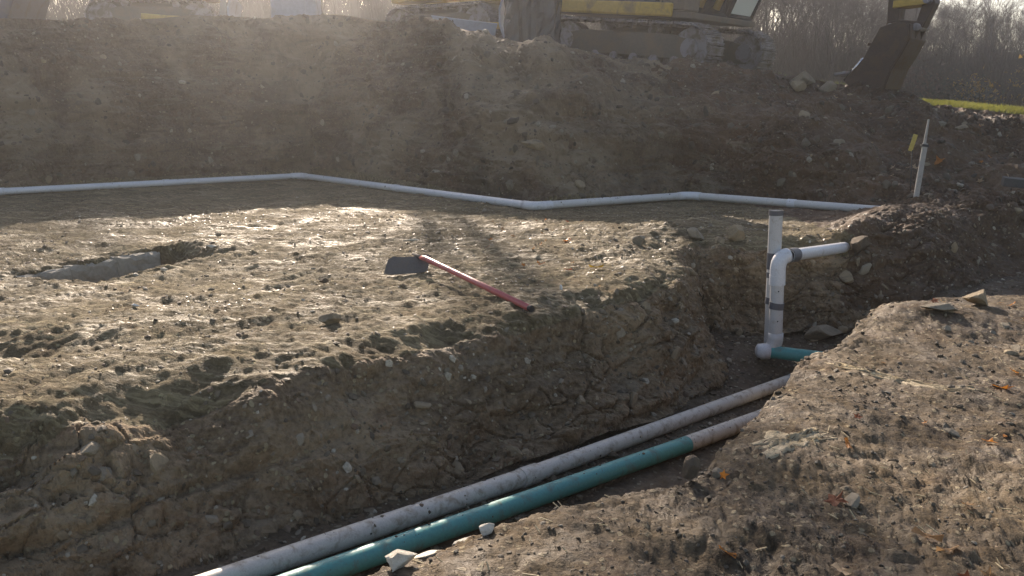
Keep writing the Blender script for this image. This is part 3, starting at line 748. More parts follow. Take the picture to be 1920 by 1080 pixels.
# ------------------------------------------------------------------ pipes
RAD = .0535
def spline(pts, n=10):
    """rounded corner path through three points"""
    a, b_, c = (Vector(p) for p in pts)
    return [(1 - t)**2 * a + 2 * t * (1 - t) * b_ + t * t * c for t in [i / n for i in range(n + 1)]]
def seg(name, a, b_, mat, parent, r=RAD, open_end=True, n=28):
    a, b_ = Vector(a), Vector(b_); L = (b_ - a).length; k_ = max(2, int(L / .5))
    mb = MB(); pts = [a.lerp(b_, i / k_) for i in range(k_ + 1)]
    mb.tube(pts, r, n, caps=False)
    mb.tube(pts[::-1], r - .006, n, caps=False)
    for p, d_ in ((a, (b_ - a)), (b_, (b_ - a))):
        mb.ring(p, d_, r - .006, r, .0008, n)
    return mb.build(name, mat, parent)
def band(name, c, d_, w, mat, parent, r=RAD, t_=.004, n=28):
    mb = MB(); mb.ring(c, d_, r - .001, r + t_, w / 2, n)
    o = mb.build(name, mat, parent); 
    for p in o.data.polygons: p.use_smooth = False
    return o
def rest(px, py, r=RAD, extra=0): return Vector((px, py, ground_at(px, py)[0] + r + extra))

# pipe along the foot of the bank
run = empty('drain_pipe', (-4.0, 16.3, .30), label='long white pipe zigzagging along the foot of the excavated bank', cat='pipe')
zs = .315
K = [(-12.6, 9.7, zs - .01), (-7.9, 13.05, zs), (-4.02, 16.35, zs), (.29, 11.25, zs), (2.62, 12.65, zs), (4.75, 10.62, zs + .01)]
off = Vector(run.location)
K = [Vector(k_) - off for k_ in K]
K[1] = K[0].lerp(K[2], .54)
# lay straight pipe lengths between elbows, sockets at joints
for i in range(len(K) - 1):
    a, b_ = K[i], K[i + 1]; d_ = (b_ - a).normalized()
    a2 = a + d_ * (.12 if i in (2, 3, 4) else 0); b2 = b_ - d_ * (.12 if i in (1, 2, 3) else 0)
    seg('pipe_length', a2, b2, M['pvc_clean'] if i < 3 else M['pvc'], run)
for i in (2, 3, 4):
    d0 = (K[i] - K[i - 1]).normalized(); d1 = (K[i + 1] - K[i]).normalized()
    MB().tube([K[i] - d0 * .2] + spline([K[i] - d0 * .12, K[i], K[i] + d1 * .12]) + [K[i] + d1 * .2], RAD + .006, 28).build('elbow', M['pvc_clean'], run)
for a_, b_, f_ in ((2, 3, .5), (3, 4, .08), (4, 5, .55), (1, 2, .5)): band('coupling', K[a_].lerp(K[b_], f_), K[b_] - K[a_], .11, M['pvc_clean'], run, t_=.006)
band('coupling', K[1], K[2] - K[0], .12, M['pvc_clean'], run, t_=.006)

# two trench pipes
wp = empty('sewer_pipe', (-1.38, 3.59, -.49), label='muddy white pipe lying in the trench behind the teal one', cat='pipe')
def fz_(x_, y_): return float(floor_z(np.array([x_]), np.array([y_]))[0])
W = [(-3.3, 1.55), (-1.15, 3.63), (.10, 4.83), (2.40, 7.17), (2.95, 7.72)]
W = [Vector((a, b_, fz_(a, b_) + RAD + .012)) for a, b_ in W]; W[3].z = -.79; W[4].z = -.80
off = Vector(wp.location); W = [w_ - off for w_ in W]
seg('pipe_length', W[0], W[2], M['pvc_muddy'], wp, .055); seg('pipe_length', W[2], W[4].lerp(W[3], .5), M['pvc_muddy'], wp, .0535)
band('coupling', W[2], W[3] - W[1], .14, M['pvc_muddy'], wp, .055, .006)
tp = empty('sewer_pipe', (-.85, 3.6, -.52), label='teal green sewer pipe lying in the trench nearest the camera', cat='pipe')
T = [(-3.05, 1.57), (-.87, 3.60), (1.23, 5.56), (2.30, 6.58)]
T = [Vector((a, b_, fz_(a, b_) + RAD + .012)) - Vector(tp.location) for a, b_ in T]
seg('pipe_length', T[0], T[1], M['teal'], tp, .056); seg('pipe_length', T[1], T[2], M['teal'], tp, .056)
o = seg('pipe_end', T[2] - (T[2] - T[1]).normalized() * .03, T[3], M['pvc_muddy'], tp, .0565); o['label'] = 'muddy white end length of the teal pipe'
band('coupling', T[1] - (T[2] - T[1]).normalized() * .9, T[2] - T[1], .10, M['teal'], tp, .056, .004)

# stand-pipe assembly in the pit
PR = .060
sp = empty('standpipe', (2.36, 7.66, -.62), label='tall white standpipe behind the elbow pipe in the pit', cat='pipe')
so = Vector(sp.location)
seg('pipe_length', Vector((2.410, 7.665, -.58)) - so, Vector((2.384, 7.67, .68)) - so, M['pvc'], sp, PR)
band('tape_band', Vector((2.3845, 7.67, .665)) - so, (-0.02, 0, 1), .045, M['tape'], sp, PR, .004)
band('tape_band', Vector((2.393, 7.668, .225)) - so, (-0.02, 0, 1), .15, M['tape'], sp, PR, .004)
band('tape_band', Vector((2.396, 7.668, .095)) - so, (-0.02, 0, 1), .05, M['tape'], sp, PR, .003)

ep = empty('standpipe', (2.37, 7.53, -.62), label='white cleanout pipe with elbow and teal outlet in the pit', cat='pipe')
eo = Vector(ep.location); E = lambda *p: Vector(p) - eo
f0, f1 = E(2.412, 7.535, -.50), E(2.392, 7.53, .06)
seg('riser', f0, f1, M['pvc'], ep, PR)
MB().tube([E(2.393, 7.53, .03)] + [f1 + Vector((0, 0, .0))] + spline([E(2.390, 7.53, .17), E(2.390, 7.535, .282), E(2.480, 7.58, .288)], 12), [PR + .009] * 14, 28).build('elbow', M['pvc_clean'], ep)
band('coupling', E(2.3915, 7.53, .075), (-0.03, 0, 1), .09, M['pvc_clean'], ep, PR, .011)
out_a, out_b = E(2.50, 7.59, .286), E(3.47, 8.79, .165)
seg('outlet_pipe', out_a, out_b, M['pvc_clean'], ep, PR - .004)
dd = (out_b - out_a).normalized()
band('tape_band', out_a + dd * .075, dd, .17, M['tape'], ep, PR, .006)
MB().ring(E(2.400, 7.534, -.165), (.10, .0, 1), PR - .001, PR + .006, .030, 28).build('tape_band', M['tape'], ep)
band('tape_band', Vector((2.402, 7.667, -.150)) - so, (.1, 0, 1), .06, M['tape'], sp, PR, .006)
for k_ in range(4):
    f = (.145, .40, .64, .87)[k_]
    p = f1.lerp(f0, f); 
    q = Vector((-.004 + .0, -PR - .0005, 0))
    MB().tube([p + q * 1.0, p + q * 1.02], .0065, 10).build('drain_hole', M['hole'], ep)
# sweep and teal length at the foot
MB().tube([E(2.411, 7.535, -.42)] + spline([E(2.412, 7.535, -.48), E(2.40, 7.53, -.60), E(2.28, 7.52, -.60)], 8), PR + .008, 28).build('sweep', M['pvc'], ep)
MB().tube([E(2.235, 7.52, -.585), E(2.25, 7.52, -.585), E(2.29, 7.515, -.587), E(2.36, 7.505, -.59)], [.035, .062, PR + .011, PR + .011], 28).build('tee_socket', M['pvc_clean'], ep)
seg('teal_length', E(2.34, 7.51, -.590), E(2.80, 7.35, -.605), M['teal'], ep, .058)
seg('pipe_end', E(2.79, 7.353, -.604), E(3.25, 7.19, -.62), M['pvc_clean'], ep, .050)

# ------------------------------------------------------------------ shovel
def shovel():
    A = Vector((-.80, 7.28, 0)); B_ = Vector((.135, 5.98, 0))      # neck, end of the handle
    A.z = ground_at(A.x, A.y)[0] + .13; B_.z = ground_at(B_.x, B_.y)[0] + .05
    root = empty('shovel', A, label='wide-bladed shovel with red handle lying on the platform', cat='shovel')
    d_ = (B_ - A); L = d_.length; d_.normalize()
    side = d_.cross(Vector((0, 0, 1))).normalized(); up = side.cross(d_)
    Mx = Matrix((d_, side, up)).transposed()
    def P(a, b_, c): return Mx @ Vector((a, b_, c))
    MB().tube([P(.02, 0, .0), P(.10, 0, .01), P(L * .5, 0, .006), P(L - .02, 0, 0)], [.020, .024, .024, .024], 14).build('handle', M['red'], root)
    MB().tube([P(L - .03, 0, 0), P(L + .015, 0, 0)], .0225, 14).build('end_cap', M['black'], root)
    MB().tube([P(-.12, 0, .0), P(-.02, 0, .0), P(.12, 0, .01)], [.012, .018, .022], 12).build('socket', M['steel'], root)
    # wide dished blade, its edge resting on the ground on the camera side of the neck
    n = 14; vs = []; fs = []
    wd = Vector((.97, .20, .03)).normalized(); ld = Vector((-.06, -.40, -.0)); zg = ground_at(A.x - .1, A.y - .18)[0] - A.z
    for s_ in (0, 1):
        for i in range(n + 1):
            for j in range(n + 1):
                f_ = i / n; u_ = 2 * j / n - 1
                p = Vector((-.08, .02, .0)) + wd * (.185 * u_ * (1 - .18 * max(0, .2 - f_) / .2)) + ld * (.42 * f_)
                p.z += (zg + .012) * f_ + .012 * u_**4 + .008 * math.sin(math.pi * f_) - .003 * s_
                vs.append(p[:])
    m_ = (n + 1)**2
    for i in range(n):
        for j in range(n):
            q = i * (n + 1) + j
            fs.append((q, q + 1, q + n + 2, q + n + 1)); fs.append((m_ + q, m_ + q + n + 1, m_ + q + n + 2, m_ + q + 1))
    np_mesh('blade', np.array(vs), np.array(fs), M['steel'], smooth=True, parent=root)
shovel()

# ------------------------------------------------------------------ stake with tag, timber end
g0 = on_ground(5.0, 10.55)
sr = empty('survey_stake', g0, label='leaning pale wooden stake on the soil slope with a dark band', cat='stake')
lean = Matrix.Rotation(R(8), 3, 'Y') @ Matrix.Rotation(R(-8), 3, 'X')
MB().box(lean @ Vector((0, 0, .30)), (.062, .028, .74), lean).build('lower_board', M['wood'], sr, .003)
MB().box(lean @ Vector((.006, .03, .76)), (.040, .022, .42), lean, (.45, .9)).build('upper_slat', M['wood'], sr, .002)
MB().box(lean @ Vector((0, .01, .64)), (.078, .07, .030), lean).build('band', M['black'], sr, .003)
g1 = on_ground(4.95, 10.75)
tg = MB().box((0, 0, 0), (.055, .008, .21), Matrix.Rotation(R(14), 3, 'Y')).build('marker_tag', M['yellow_tag'], None, .002)
tg.location = (4.99, 10.75, g0.z + .66)
tag(tg, 'small yellow marker strip just left of the stake top', 'marker')
MB().tube([(0, 0, -.09), (.02, 0, -.5), (.03, 0, -.75)], .006, 8).build('wire', M['black'], tg)
tb = empty('timber_offcut', on_ground(6.72, 10.9, .03), (R(4), R(5), R(-18)), label='weathered timber offcut on the soil slope at the right picture edge', cat='timber')
MB().box((0, 0, .06), (.85, .17, .11)).build('timber_beam', M['timber'], tb, .008)
MB().box((.12, -.02, .135), (.55, .09, .03)).build('nailed_batten', M['wood'], tb, .004)

# ------------------------------------------------------------------ leaves and scraps
def leaf_mesh(seed, mat, oak=False):
    g = random.Random(seed); n = 15; c = [(0, 0, 0)]; f = []
    for k_ in range(n):
        a = 2 * math.pi * k_ / n
        r_ = .5 * ((1 if k_ % 3 == 0 else .52) if not oak else (.5 if abs(math.sin(a)) > .6 else 1)) * g.uniform(.85, 1.1)
        c.append((r_ * math.cos(a), r_ * math.sin(a) * (.9 if not oak else .55), .22 * (r_ * 1.5)**2 * g.uniform(-.2, 1.6)))
    for k_ in range(n): f.append((0, 1 + k_, 1 + (k_ + 1) % n))
    me = bpy.data.meshes.new('leaf'); me.from_pydata(c, [], f); me.materials.append(LEAF[mat]); return me
LM = [[leaf_mesh(10 * i + j, i, j == 1) for j in range(3)] for i in range(5)]
def leaf(px, py, s, mi, label, k_=0, tilt=.3, group=None, rz=None, dz=.012):
    p = on_ground(px, py, dz); o = bpy.data.objects.new('fallen_leaf', LM[mi][k_]); COL.objects.link(o)
    o.location = p; o.scale = (s, s, s); o.rotation_euler = (random.uniform(-tilt, tilt), random.uniform(-tilt, tilt), random.uniform(0, 6.28) if rz is None else rz)
    return tag(o, label, 'leaf', group)
leaf(.93, 3.50, .055, 0, 'bright orange leaf standing at the trench edge by the upright rock', 0, .2, dz=.05).rotation_euler = (R(70), 0, .3)
leaf(1.55, 2.92, .11, 1, 'tan curled leaf above its twin on the near bank', 1)
leaf(1.57, 2.80, .10, 1, 'tan curled leaf below its twin on the near bank', 1)
leaf(1.33, 3.25, .12, 4, 'russet leaf cluster right of the pale clay smear', 0)
leaf(2.35, 3.95, .10, 0, 'orange leaf alone on the dark middle of the near bank', 0)
leaf(2.8, 4.65, .13, 0, 'orange maple leaf under the boulder side of the near bank', 2, .6)
leaf(.55, 2.40, .12, 2, 'pale leaf at the bottom picture edge', 1)
leaf(1.15, 2.70, .10, 2, 'pale tan leaf left of the dark hollow on the near bank', 1)
leaf(2.1, 2.72, .14, 4, 'large brown curled leaf near the lower right corner', 2, .9)
leaf(1.85, 3.2, .08, 1, 'small tan leaf above the curled pair', 2)
leaf(.74, 7.35, .14, 3, 'yellow orange leaf on the platform right of the shovel', 1, .1, dz=.02)
leaf(6.05, 12.2, .24, 0, 'large orange leaf on the soil slope right of the stake', 0, .5, dz=.05)
gl = random.Random(3)
for k_ in range(46):
    for _ in range(30):
        px = gl.uniform(.3, 4.6); py = gl.uniform(2.3, 6.8)
        if py < np.interp(px, [.3, .9, 1.7, 2.8, 4.6], [2.9, 3.5, 4.6, 6.3, 7.0]): break
    leaf(px, py, gl.uniform(.04, .09), gl.choice([1, 1, 2, 4, 0]), 'small dry leaf among the gravel of the near bank', gl.randrange(3), .6, 'small dry leaves on the near bank')
for k_ in range(40):
    px = gl.uniform(5.0, 9.5); py = gl.uniform(10.6, 14.6)
    leaf(px, py, gl.uniform(.05, .13), gl.choice([2, 2, 1, 0]), 'sunlit dry leaf on the soil slope below the grass', gl.randrange(3), .8, 'dry leaves on the soil slope', dz=.04)
for k_ in range(26):
    px = gl.uniform(-.4, 1.0); py = gl.uniform(6.6, 10.2)
    leaf(px, py, gl.uniform(.04, .08), gl.choice([0, 1, 4]), 'small reddish leaf on the platform beyond the shovel handle', gl.randrange(3), .6, 'small leaves on the platform')
def scrap(px, py, dims, rz, label, mat='white_scrap', seed=1):
    me = stone_mesh(seed, 2); me.materials.append(M[mat]); o = bpy.data.objects.new('white_chip', me); COL.objects.link(o)
    o.location = on_ground(px, py, dims[2] * .4); o.scale = dims; o.rotation_euler = (0, 0, rz); return tag(o, label, 'chip')
scrap(-2.75, 6.05, (.085, .035, .03), 0, 'white oblong chip on the left part of the platform', seed=70)
scrap(-3.05, 7.35, (.10, .06, .05), -.5, 'white stone chip at the rim of the shallow ditch', 'pale', 71)
scrap(.39, 6.62, (.03, .03, .075), 0, 'tiny upright white chip right of the shovel handle', seed=72)
scrap(-3.0, 8.45, (.16, .06, .04), .2, 'pale flat chip at the far end of the shallow ditch', 'pale', 73)
scrap(-1.05, 8.75, (.26, .035, .03), .55, 'thin pale splinter behind the shovel', 'pale', 74)
scrap(4.35, 17.15, (.16, .12, .16), .2, 'white lump by the front of the excavator track', 'pale', 75)
scrap(-6.2, 14.75, (.10, .08, .10), .2, 'white lump on the bank rim far left', 'pale', 76)
scrap(-5.0, 17.3, (.10, .08, .06), .2, 'white chip on the bank rim left of the middle', 'pale', 77)

P, Nn = pick(flat_near & (Rg < 12), 520, 1 / camd2**.6 * (.1 + sstep(0, .5, vnoise2(X * 1.1, Y * 1.1, 218))), 71); g = np.random.default_rng(72); n = len(P)
a = g.normal(2.4, .7, n); L_ = g.uniform(.02, .065, n); d_ = np.stack([np.cos(a) * L_, np.sin(a) * L_, g.uniform(-.004, .02, n)], -1); w_ = np.stack([-np.sin(a), np.cos(a), 0 * a], -1) * g.uniform(.0012, .003, n)[:, None]
up_ = np.array([[0, 0, .009]]); v = np.stack([P - d_ / 2 - w_ + up_, P - d_ / 2 + w_ + up_, P + d_ / 2 + w_ + up_ * 1.2, P + d_ / 2 - w_ + up_ * 1.2], 1)
v = np.concatenate([v, v - [[[0, 0, .003]]]], 1).reshape(-1, 3); bb = np.arange(n)[:, None] * 8
F = np.concatenate([bb + q for q in ([0,1,2,3],[7,6,5,4],[0,4,5,1],[1,5,6,2],[2,6,7,3],[3,7,4,0])], 0)
M['straw'] = plain('dry straw', (.46,.37,.22), .6)
tag(np_mesh('straw', v, F, M['straw']), 'dry straw and grass stalks littered on the near bank', 'straw', kind='stuff')
def mud_on(pipe, pts, r, n, seed):
    g = np.random.default_rng(seed); C_ = []; NN = []
    for _ in range(n):
        i = g.integers(0, len(pts) - 1); a_, b_ = np.array(pts[i]), np.array(pts[i + 1]); t = g.random(); t = t if g.random() < .3 else round(t * 6) / 6 + g.normal(0, .02); t = min(max(t, 0), 1); dd_ = (b_ - a_) / np.linalg.norm(b_ - a_)
        an = g.normal(.0, .9); sd_ = np.cross(dd_, [0, 0, 1.0]); sd_ /= np.linalg.norm(sd_); u_ = np.cross(sd_, dd_)
        nn_ = u_ * math.cos(an) + sd_ * math.sin(an); C_.append(a_ + (b_ - a_) * t + nn_ * r); NN.append(nn_)
    o = scatter_mesh('mud_crumbs', np.array(C_), np.array(NN), np.clip(.006 * (1 - g.random(n))**-.5, .005, .028), M['clods'], seed=seed, flat=(.2, .5), sink=.3, parent=pipe); o['kind'] = 'stuff'
mud_on(wp, [tuple(p) for p in W[:4]], .0555, 190, 81); mud_on(tp, [tuple(p) for p in T], .0565, 110, 82)
mud_on(run, [tuple(p) for p in K], .054, 260, 83)
# ------------------------------------------------------------------ grass along the rim
def grass(name, mask, n, hgt, seed, label):
    P, Nn = pick(mask, n, None, seed); g = np.random.default_rng(seed)
    a = g.uniform(0, 2 * np.pi, n); w = g.uniform(.006, .016, n); h_ = hgt * g.uniform(.5, 1.3, n)
    dx, dy = np.cos(a) * w, np.sin(a) * w; lx, ly = g.normal(0, .35, n) * h_, g.normal(0, .35, n) * h_
    v = np.stack([np.stack([P[:, 0] - dx, P[:, 1] - dy, P[:, 2] - .01], -1), np.stack([P[:, 0] + dx, P[:, 1] + dy, P[:, 2] - .01], -1),
                  np.stack([P[:, 0] + lx, P[:, 1] + ly, P[:, 2] + h_], -1)], 1).reshape(-1, 3)
    o = np_mesh(name, v, np.arange(3 * n).reshape(-1, 3), M['grass']); return tag(o, label, 'grass', kind='stuff')
gm = field & (back > .02) & (back < 7) & (X > 4.3 + .5 * vnoise2(X, Y, 5)) & (Y < 30)
grass('grass', gm, 60000, .075, 44, 'short sunlit green grass along the rim above the soil slope')

# ------------------------------------------------------------------ woodland
def seg_mesh(name, S_, mat, parent=None, sides=3):
    """S_ (n,8): start, end, r0, r1"""
    S_ = np.asarray(S_, float); a, b_ = S_[:, :3], S_[:, 3:6]; d_ = b_ - a; d_ /= np.maximum(np.linalg.norm(d_, axis=1, keepdims=True), 1e-9)
    ref = np.where(np.abs(d_[:, 2:3]) < .9, [[0, 0, 1.0]], [[1.0, 0, 0]]); u_ = np.cross(d_, ref); u_ /= np.linalg.norm(u_, axis=1, keepdims=True); v_ = np.cross(d_, u_)
    vs = []
    for e, rr in ((a, S_[:, 6]), (b_, S_[:, 7])):
        for k_ in range(sides):
            an = 2 * math.pi * k_ / sides; vs.append(e + (u_ * math.cos(an) + v_ * math.sin(an)) * rr[:, None])
    Vv = np.stack(vs, 1).reshape(-1, 3); base = np.arange(len(S_))[:, None] * 2 * sides
    F = np.concatenate([np.concatenate([base + k_, base + (k_ + 1) % sides, base + sides + (k_ + 1) % sides, base + sides + k_], 1)[:, None] for k_ in range(sides)], 1).reshape(-1, 4)
    return np_mesh(name, Vv, F, mat, smooth=True, parent=parent)
def gen_tree(seed, H_=10.0, dense=1.0, spread=1.0):
    g = random.Random(seed); trunk, twigs = [], []
    def branch(p, d_, L, r, lvl):
        n = {0: 9, 1: 6, 2: 4, 3: 3}.get(lvl, 2); pts = [p.copy()]; q = p.copy(); dr_ = d_.copy()
        for i in range(n):
            dr_ = (dr_ + Vector((g.gauss(0, 1), g.gauss(0, 1), g.gauss(0, .6))) * (.05 if lvl == 0 else .13) + Vector((0, 0, .05 * lvl))).normalized()
            q2 = q + dr_ * L / n; ra = r * (1 - .82 * i / n); rb = r * (1 - .82 * (i + 1) / n)
            (trunk if lvl <= 1 else twigs).append((*q, *q2, ra, rb)); q = q2; pts.append(q.copy())
        if lvl >= 4: return
        kids = {0: int(20 * dense), 1: int(7 * dense) + 1, 2: 6, 3: 4}[lvl]
        for k_ in range(kids):
            t = g.uniform(.22 if lvl == 0 else .15, .98); i = min(int(t * n), n - 1); pp = pts[i].lerp(pts[i + 1], t * n - i)
            ax = (pts[i + 1] - pts[i]).normalized(); pr = ax.orthogonal().normalized(); pr.rotate(Matrix.Rotation(g.uniform(0, 6.28), 3, ax))
            an = g.uniform(.45, .95) * spread; nd = (ax * math.cos(an) + pr * math.sin(an)).normalized()
            Lk = L * ((.50 * (1.15 - t)) + .12 if lvl == 0 else g.uniform(.35, .6))
            if lvl >= 3: Lk = g.uniform(.35, .7)
            branch(pp, nd, Lk, max(r * (1 - .8 * t) * .5, .009), lvl + 1)
    branch(Vector((0, 0, -.3)), Vector((g.uniform(-.05, .05), g.uniform(-.05, .05), 1)).normalized(), H_, H_ * .0135, 0)
    return trunk, twigs
TREES = []
for k_ in range(6):
    tr, tw = gen_tree(100 + k_, 10.0, (1.0, .8, 1.15, .7, 1.0, .9)[k_], (1, .8, 1.1, .7, .9, 1.2)[k_])
    root = empty('bare_tree')
    seg_mesh('trunk', tr, M['bark'], root, 6); seg_mesh('crown', tw, M['twig'], root, 3)
    TREES.append([root, False])
def place_tree(k_, x_, y_, h_, label, group=None, z_=None):
    proto = TREES[k_]
    if not proto[1]: o = proto[0]; proto[1] = True
    else: o = copy_tree(proto[0])
    if z_ is None: z_ = ground_at(x_, y_)[0]
    o.location = (x_, y_, z_); s = h_ / 10.0; o.scale = (s, s, s); o.rotation_euler = (0, 0, random.uniform(0, 6.28))
    o['label'] = label; o['category'] = 'tree'
    if group: o['group'] = group
    elif 'group' in o.keys(): del o['group']
    return o
gt = random.Random(17)
for k_ in range(140):
    row = k_ % 4; y_ = (40, 46, 54, 64)[row] + gt.uniform(-3, 3)
    u_ = -.72 + 1.5 * ((k_ // 4) + gt.random()) / 35
    x_ = u_ * y_; pxx = 960 + 1598 * u_
    h_ = gt.uniform(8.0, 11.5) * (1 if row < 2 else 1.2)
    zg = ground_at(x_, y_)[0]; lim = float(np.interp(pxx, [1450, 1560, 1640, 1720, 1800, 1900, 2100], [300, 215, 190, 172, 160, 150, 150]))
    h_ = min(h_, (lim * gt.uniform(.86, 1.03) / 1634 * y_ + 1.6 - zg))
    far = row >= 2
    place_tree(gt.randrange(6), x_, y_, h_, 'leafless tree deep in the bare wood beyond the field' if far else 'leafless tree at the front of the bare wood beyond the field', 'trees deep in the wood' if far else 'trees at the front of the wood')
place_tree(3, 17.3, 38, 8.6, 'tall leafless tree with a clear stem left of the raised bucket arm')
place_tree(1, 33.0, 62, 6.6, 'rounded leafless tree standing above the others at the right of the wood')
# tall trees behind the machines on the left: their bare tops mottle the sunlight
for (k_, x_, y_, h_, lb) in [(3, -6.6, 38, 19, 'tallest bare tree, behind the middle of the bank rim'), (1, -1.6, 41, 18, 'tall bare tree just left of the sheeted stack'), (4, -16, 40, 12, 'tall bare tree far left behind the blue skip')]:
    place_tree(k_, x_, y_, h_, lb)
# brushwood in front of and between the trees
g = np.random.default_rng(5); n = 20000
yb_ = g.uniform(36.5, 52, n); ub = g.uniform(-.75, .80, n); xb = ub * yb_
zb = np.array([0.0] * n); gx = np.linspace(-.75, .8, 60)
gy = np.linspace(36, 53, 12); ZG = np.array([[ground_at(a * b_, b_)[0] for a in gx] for b_ in gy])
iy = np.clip(((yb_ - 36) / 17 * 11).round().astype(int), 0, 11); ix = np.clip(((ub + .75) / 1.55 * 59).round().astype(int), 0, 59); zb = ZG[iy, ix]
hh = g.uniform(.6, 4.0, n) * (.75 + .35 * vnoise2(xb * .35, yb_ * .35, 2)); lean_ = g.normal(0, .28, (n, 2)) * hh[:, None]
z0 = zb + g.uniform(0, 1, n) * 1.2
S1 = np.stack([xb, yb_, z0, xb + lean_[:, 0], yb_ + lean_[:, 1], z0 + hh, g.uniform(.014, .03, n), np.full(n, .006)], 1)
o = seg_mesh('brushwood', S1, M['twig2']); tag(o, 'dense leafless brushwood at the foot of the wood', 'undergrowth', kind='stuff')
n = 20000
yb_ = g.uniform(60, 100, n); ub = g.uniform(-.75, .80, n); xb = ub * yb_
z0 = 2.6 + 3.5 * sstep(50, 110, yb_) + g.uniform(0, 2.0, n) * np.where(ub > .36, .5, 1.2)
hh = g.uniform(1.2, 3.2, n) * np.where(ub > .36, .55, 1.1); lean_ = g.normal(0, .25, (n, 2)) * hh[:, None]
S1 = np.stack([xb, yb_, z0, xb + lean_[:, 0], yb_ + lean_[:, 1], z0 + hh, g.uniform(.03, .06, n), np.full(n, .015)], 1)
o = seg_mesh('far_woodland', S1, M['twig']); tag(o, 'far bare woodland fading into haze behind the trees', 'woodland', kind='stuff')
def leafy_bush(x_, y_, w_, h_, label, seed, mat='ochre', nleaf=900):
    z_ = ground_at(x_, y_)[0]; r_ = empty('bush', (x_, y_, z_), label=label, cat='bush'); g = np.random.default_rng(seed)
    n = nleaf; P_ = g.normal(0, 1, (n, 3)) * [w_ * .33, w_ * .33, h_ * .22] + [0, 0, h_ * .5]; P_[:, 2] = np.abs(P_[:, 2])
    dv = g.normal(0, .055, (n, 3, 3)); v = (P_[:, None] + dv).reshape(-1, 3)
    np_mesh('leaves', v, np.arange(3 * n).reshape(-1, 3), M[mat], parent=r_)
    m_ = 60; b0 = np.zeros((m_, 3)); b1 = P_[:m_]
    seg_mesh('branches', np.concatenate([b0, b1, np.full((m_, 1), .02), np.full((m_, 1), .006)], 1), M['twig2'], r_)
leafy_bush(22.6, 36.8, 2.2, 3.4, 'ochre leaved bush at the right edge before the wood', 1)
leafy_bush(19.4, 37.0, 1.3, 1.8, 'small ochre bush left of the larger one before the wood', 2)
M['russet'] = plain('russet dead leaves', (.11,.065,.05), .8, dscale=2); M['darkgreen'] = plain('dark evergreen', (.030,.040,.030), .8, dscale=2)
leafy_bush(16.6, 36.5, 2.2, 2.6, 'russet bush just right of the bucket', 3, 'russet', 1100)
leafy_bush(18.0, 36.2, 2.4, 1.8, 'dark evergreen bush on the grass right of the bucket', 4, 'darkgreen', 1500)

# ------------------------------------------------------------------ tracked excavator
def stadium(L, r, n=10):
    pts = []
    for k_ in range(n + 1): a = -math.pi / 2 + math.pi * k_ / n; pts.append((L / 2 - r + r * math.cos(a), r + r * math.sin(a)))
    for k_ in range(n + 1): a = math.pi / 2 + math.pi * k_ / n; pts.append((-L / 2 + r + r * math.cos(a), r + r * math.sin(a)))
    return pts
def track_unit(root, side_y, L, r, w):
    fr = MB(); fr.prism([(-L / 2 + .35, .22), (L / 2 - .35, .22), (L / 2 - .42, .60), (L / 2 - .9, .68), (-L / 2 + .9, .68), (-L / 2 + .42, .60)], side_y - w * .32, side_y + w * .32)
    tk = fr.build('track_frame', M['frame'], root, .02)
    for k_, xx in enumerate((L / 2 - r, -L / 2 + r)):
        mb = MB(); mb.ring((xx, side_y, r), (0, 1, 0), .17, r - .06, w * .30, 28); mb.ring((xx, side_y, r), (0, 1, 0), 0, .19, w * .38, 18)
        mb.build('idler_wheel' if k_ == 0 else 'sprocket', M['track'], tk)
    shoe = None
    for k_ in range(6):
        xx = -L / 2 + .75 + k_ * (L - 1.5) / 5
        if shoe is None: shoe = MB().ring((0, 0, 0), (0, 1, 0), 0, .11, w * .34, 14).build('roller', M['track'], tk); shoe.location = (xx, side_y, .17)
        else: share('roller', shoe, tk, (xx, side_y, .17))
    for k_ in range(2):
        share('roller', shoe, tk, (-.6 + 1.2 * k_, side_y, .74), scale=.8)
    P_ = stadium(L, r, 30); per = []
    tot = 0; cum_ = [0]
    for i in range(len(P_)):
        a, b_ = P_[i], P_[(i + 1) % len(P_)]; tot += math.dist(a, b_); cum_.append(tot)
    ns = int(tot / .19); first = None
    for k_ in range(ns):
        s_ = tot * (k_ + .5) / ns; i = max(j for j in range(len(P_)) if cum_[j] <= s_)
        a, b_ = P_[i], P_[(i + 1) % len(P_)]; t = (s_ - cum_[i]) / max(1e-6, cum_[i + 1] - cum_[i])
        ang = math.atan2(b_[1] - a[1], b_[0] - a[0])
        loc = (a[0] + (b_[0] - a[0]) * t, side_y, a[1] + (b_[1] - a[1]) * t)
        if first is None:
            mb = MB(); mb.box((0, 0, 0), (.172, w, .030)); mb.box((-.06, 0, -.026), (.014, w, .034)); mb.box((.0, 0, -.022), (.012, w, .026)); mb.box((.06, 0, -.026), (.014, w, .034)); mb.box((0, 0, .035), (.12, w * .3, .05))
            first = mb.build('track_shoe', M['track'], tk); first.location = loc; first.rotation_euler = (0, -ang, 0)
        else: share('track_shoe', first, tk, loc, (0, -ang, 0))
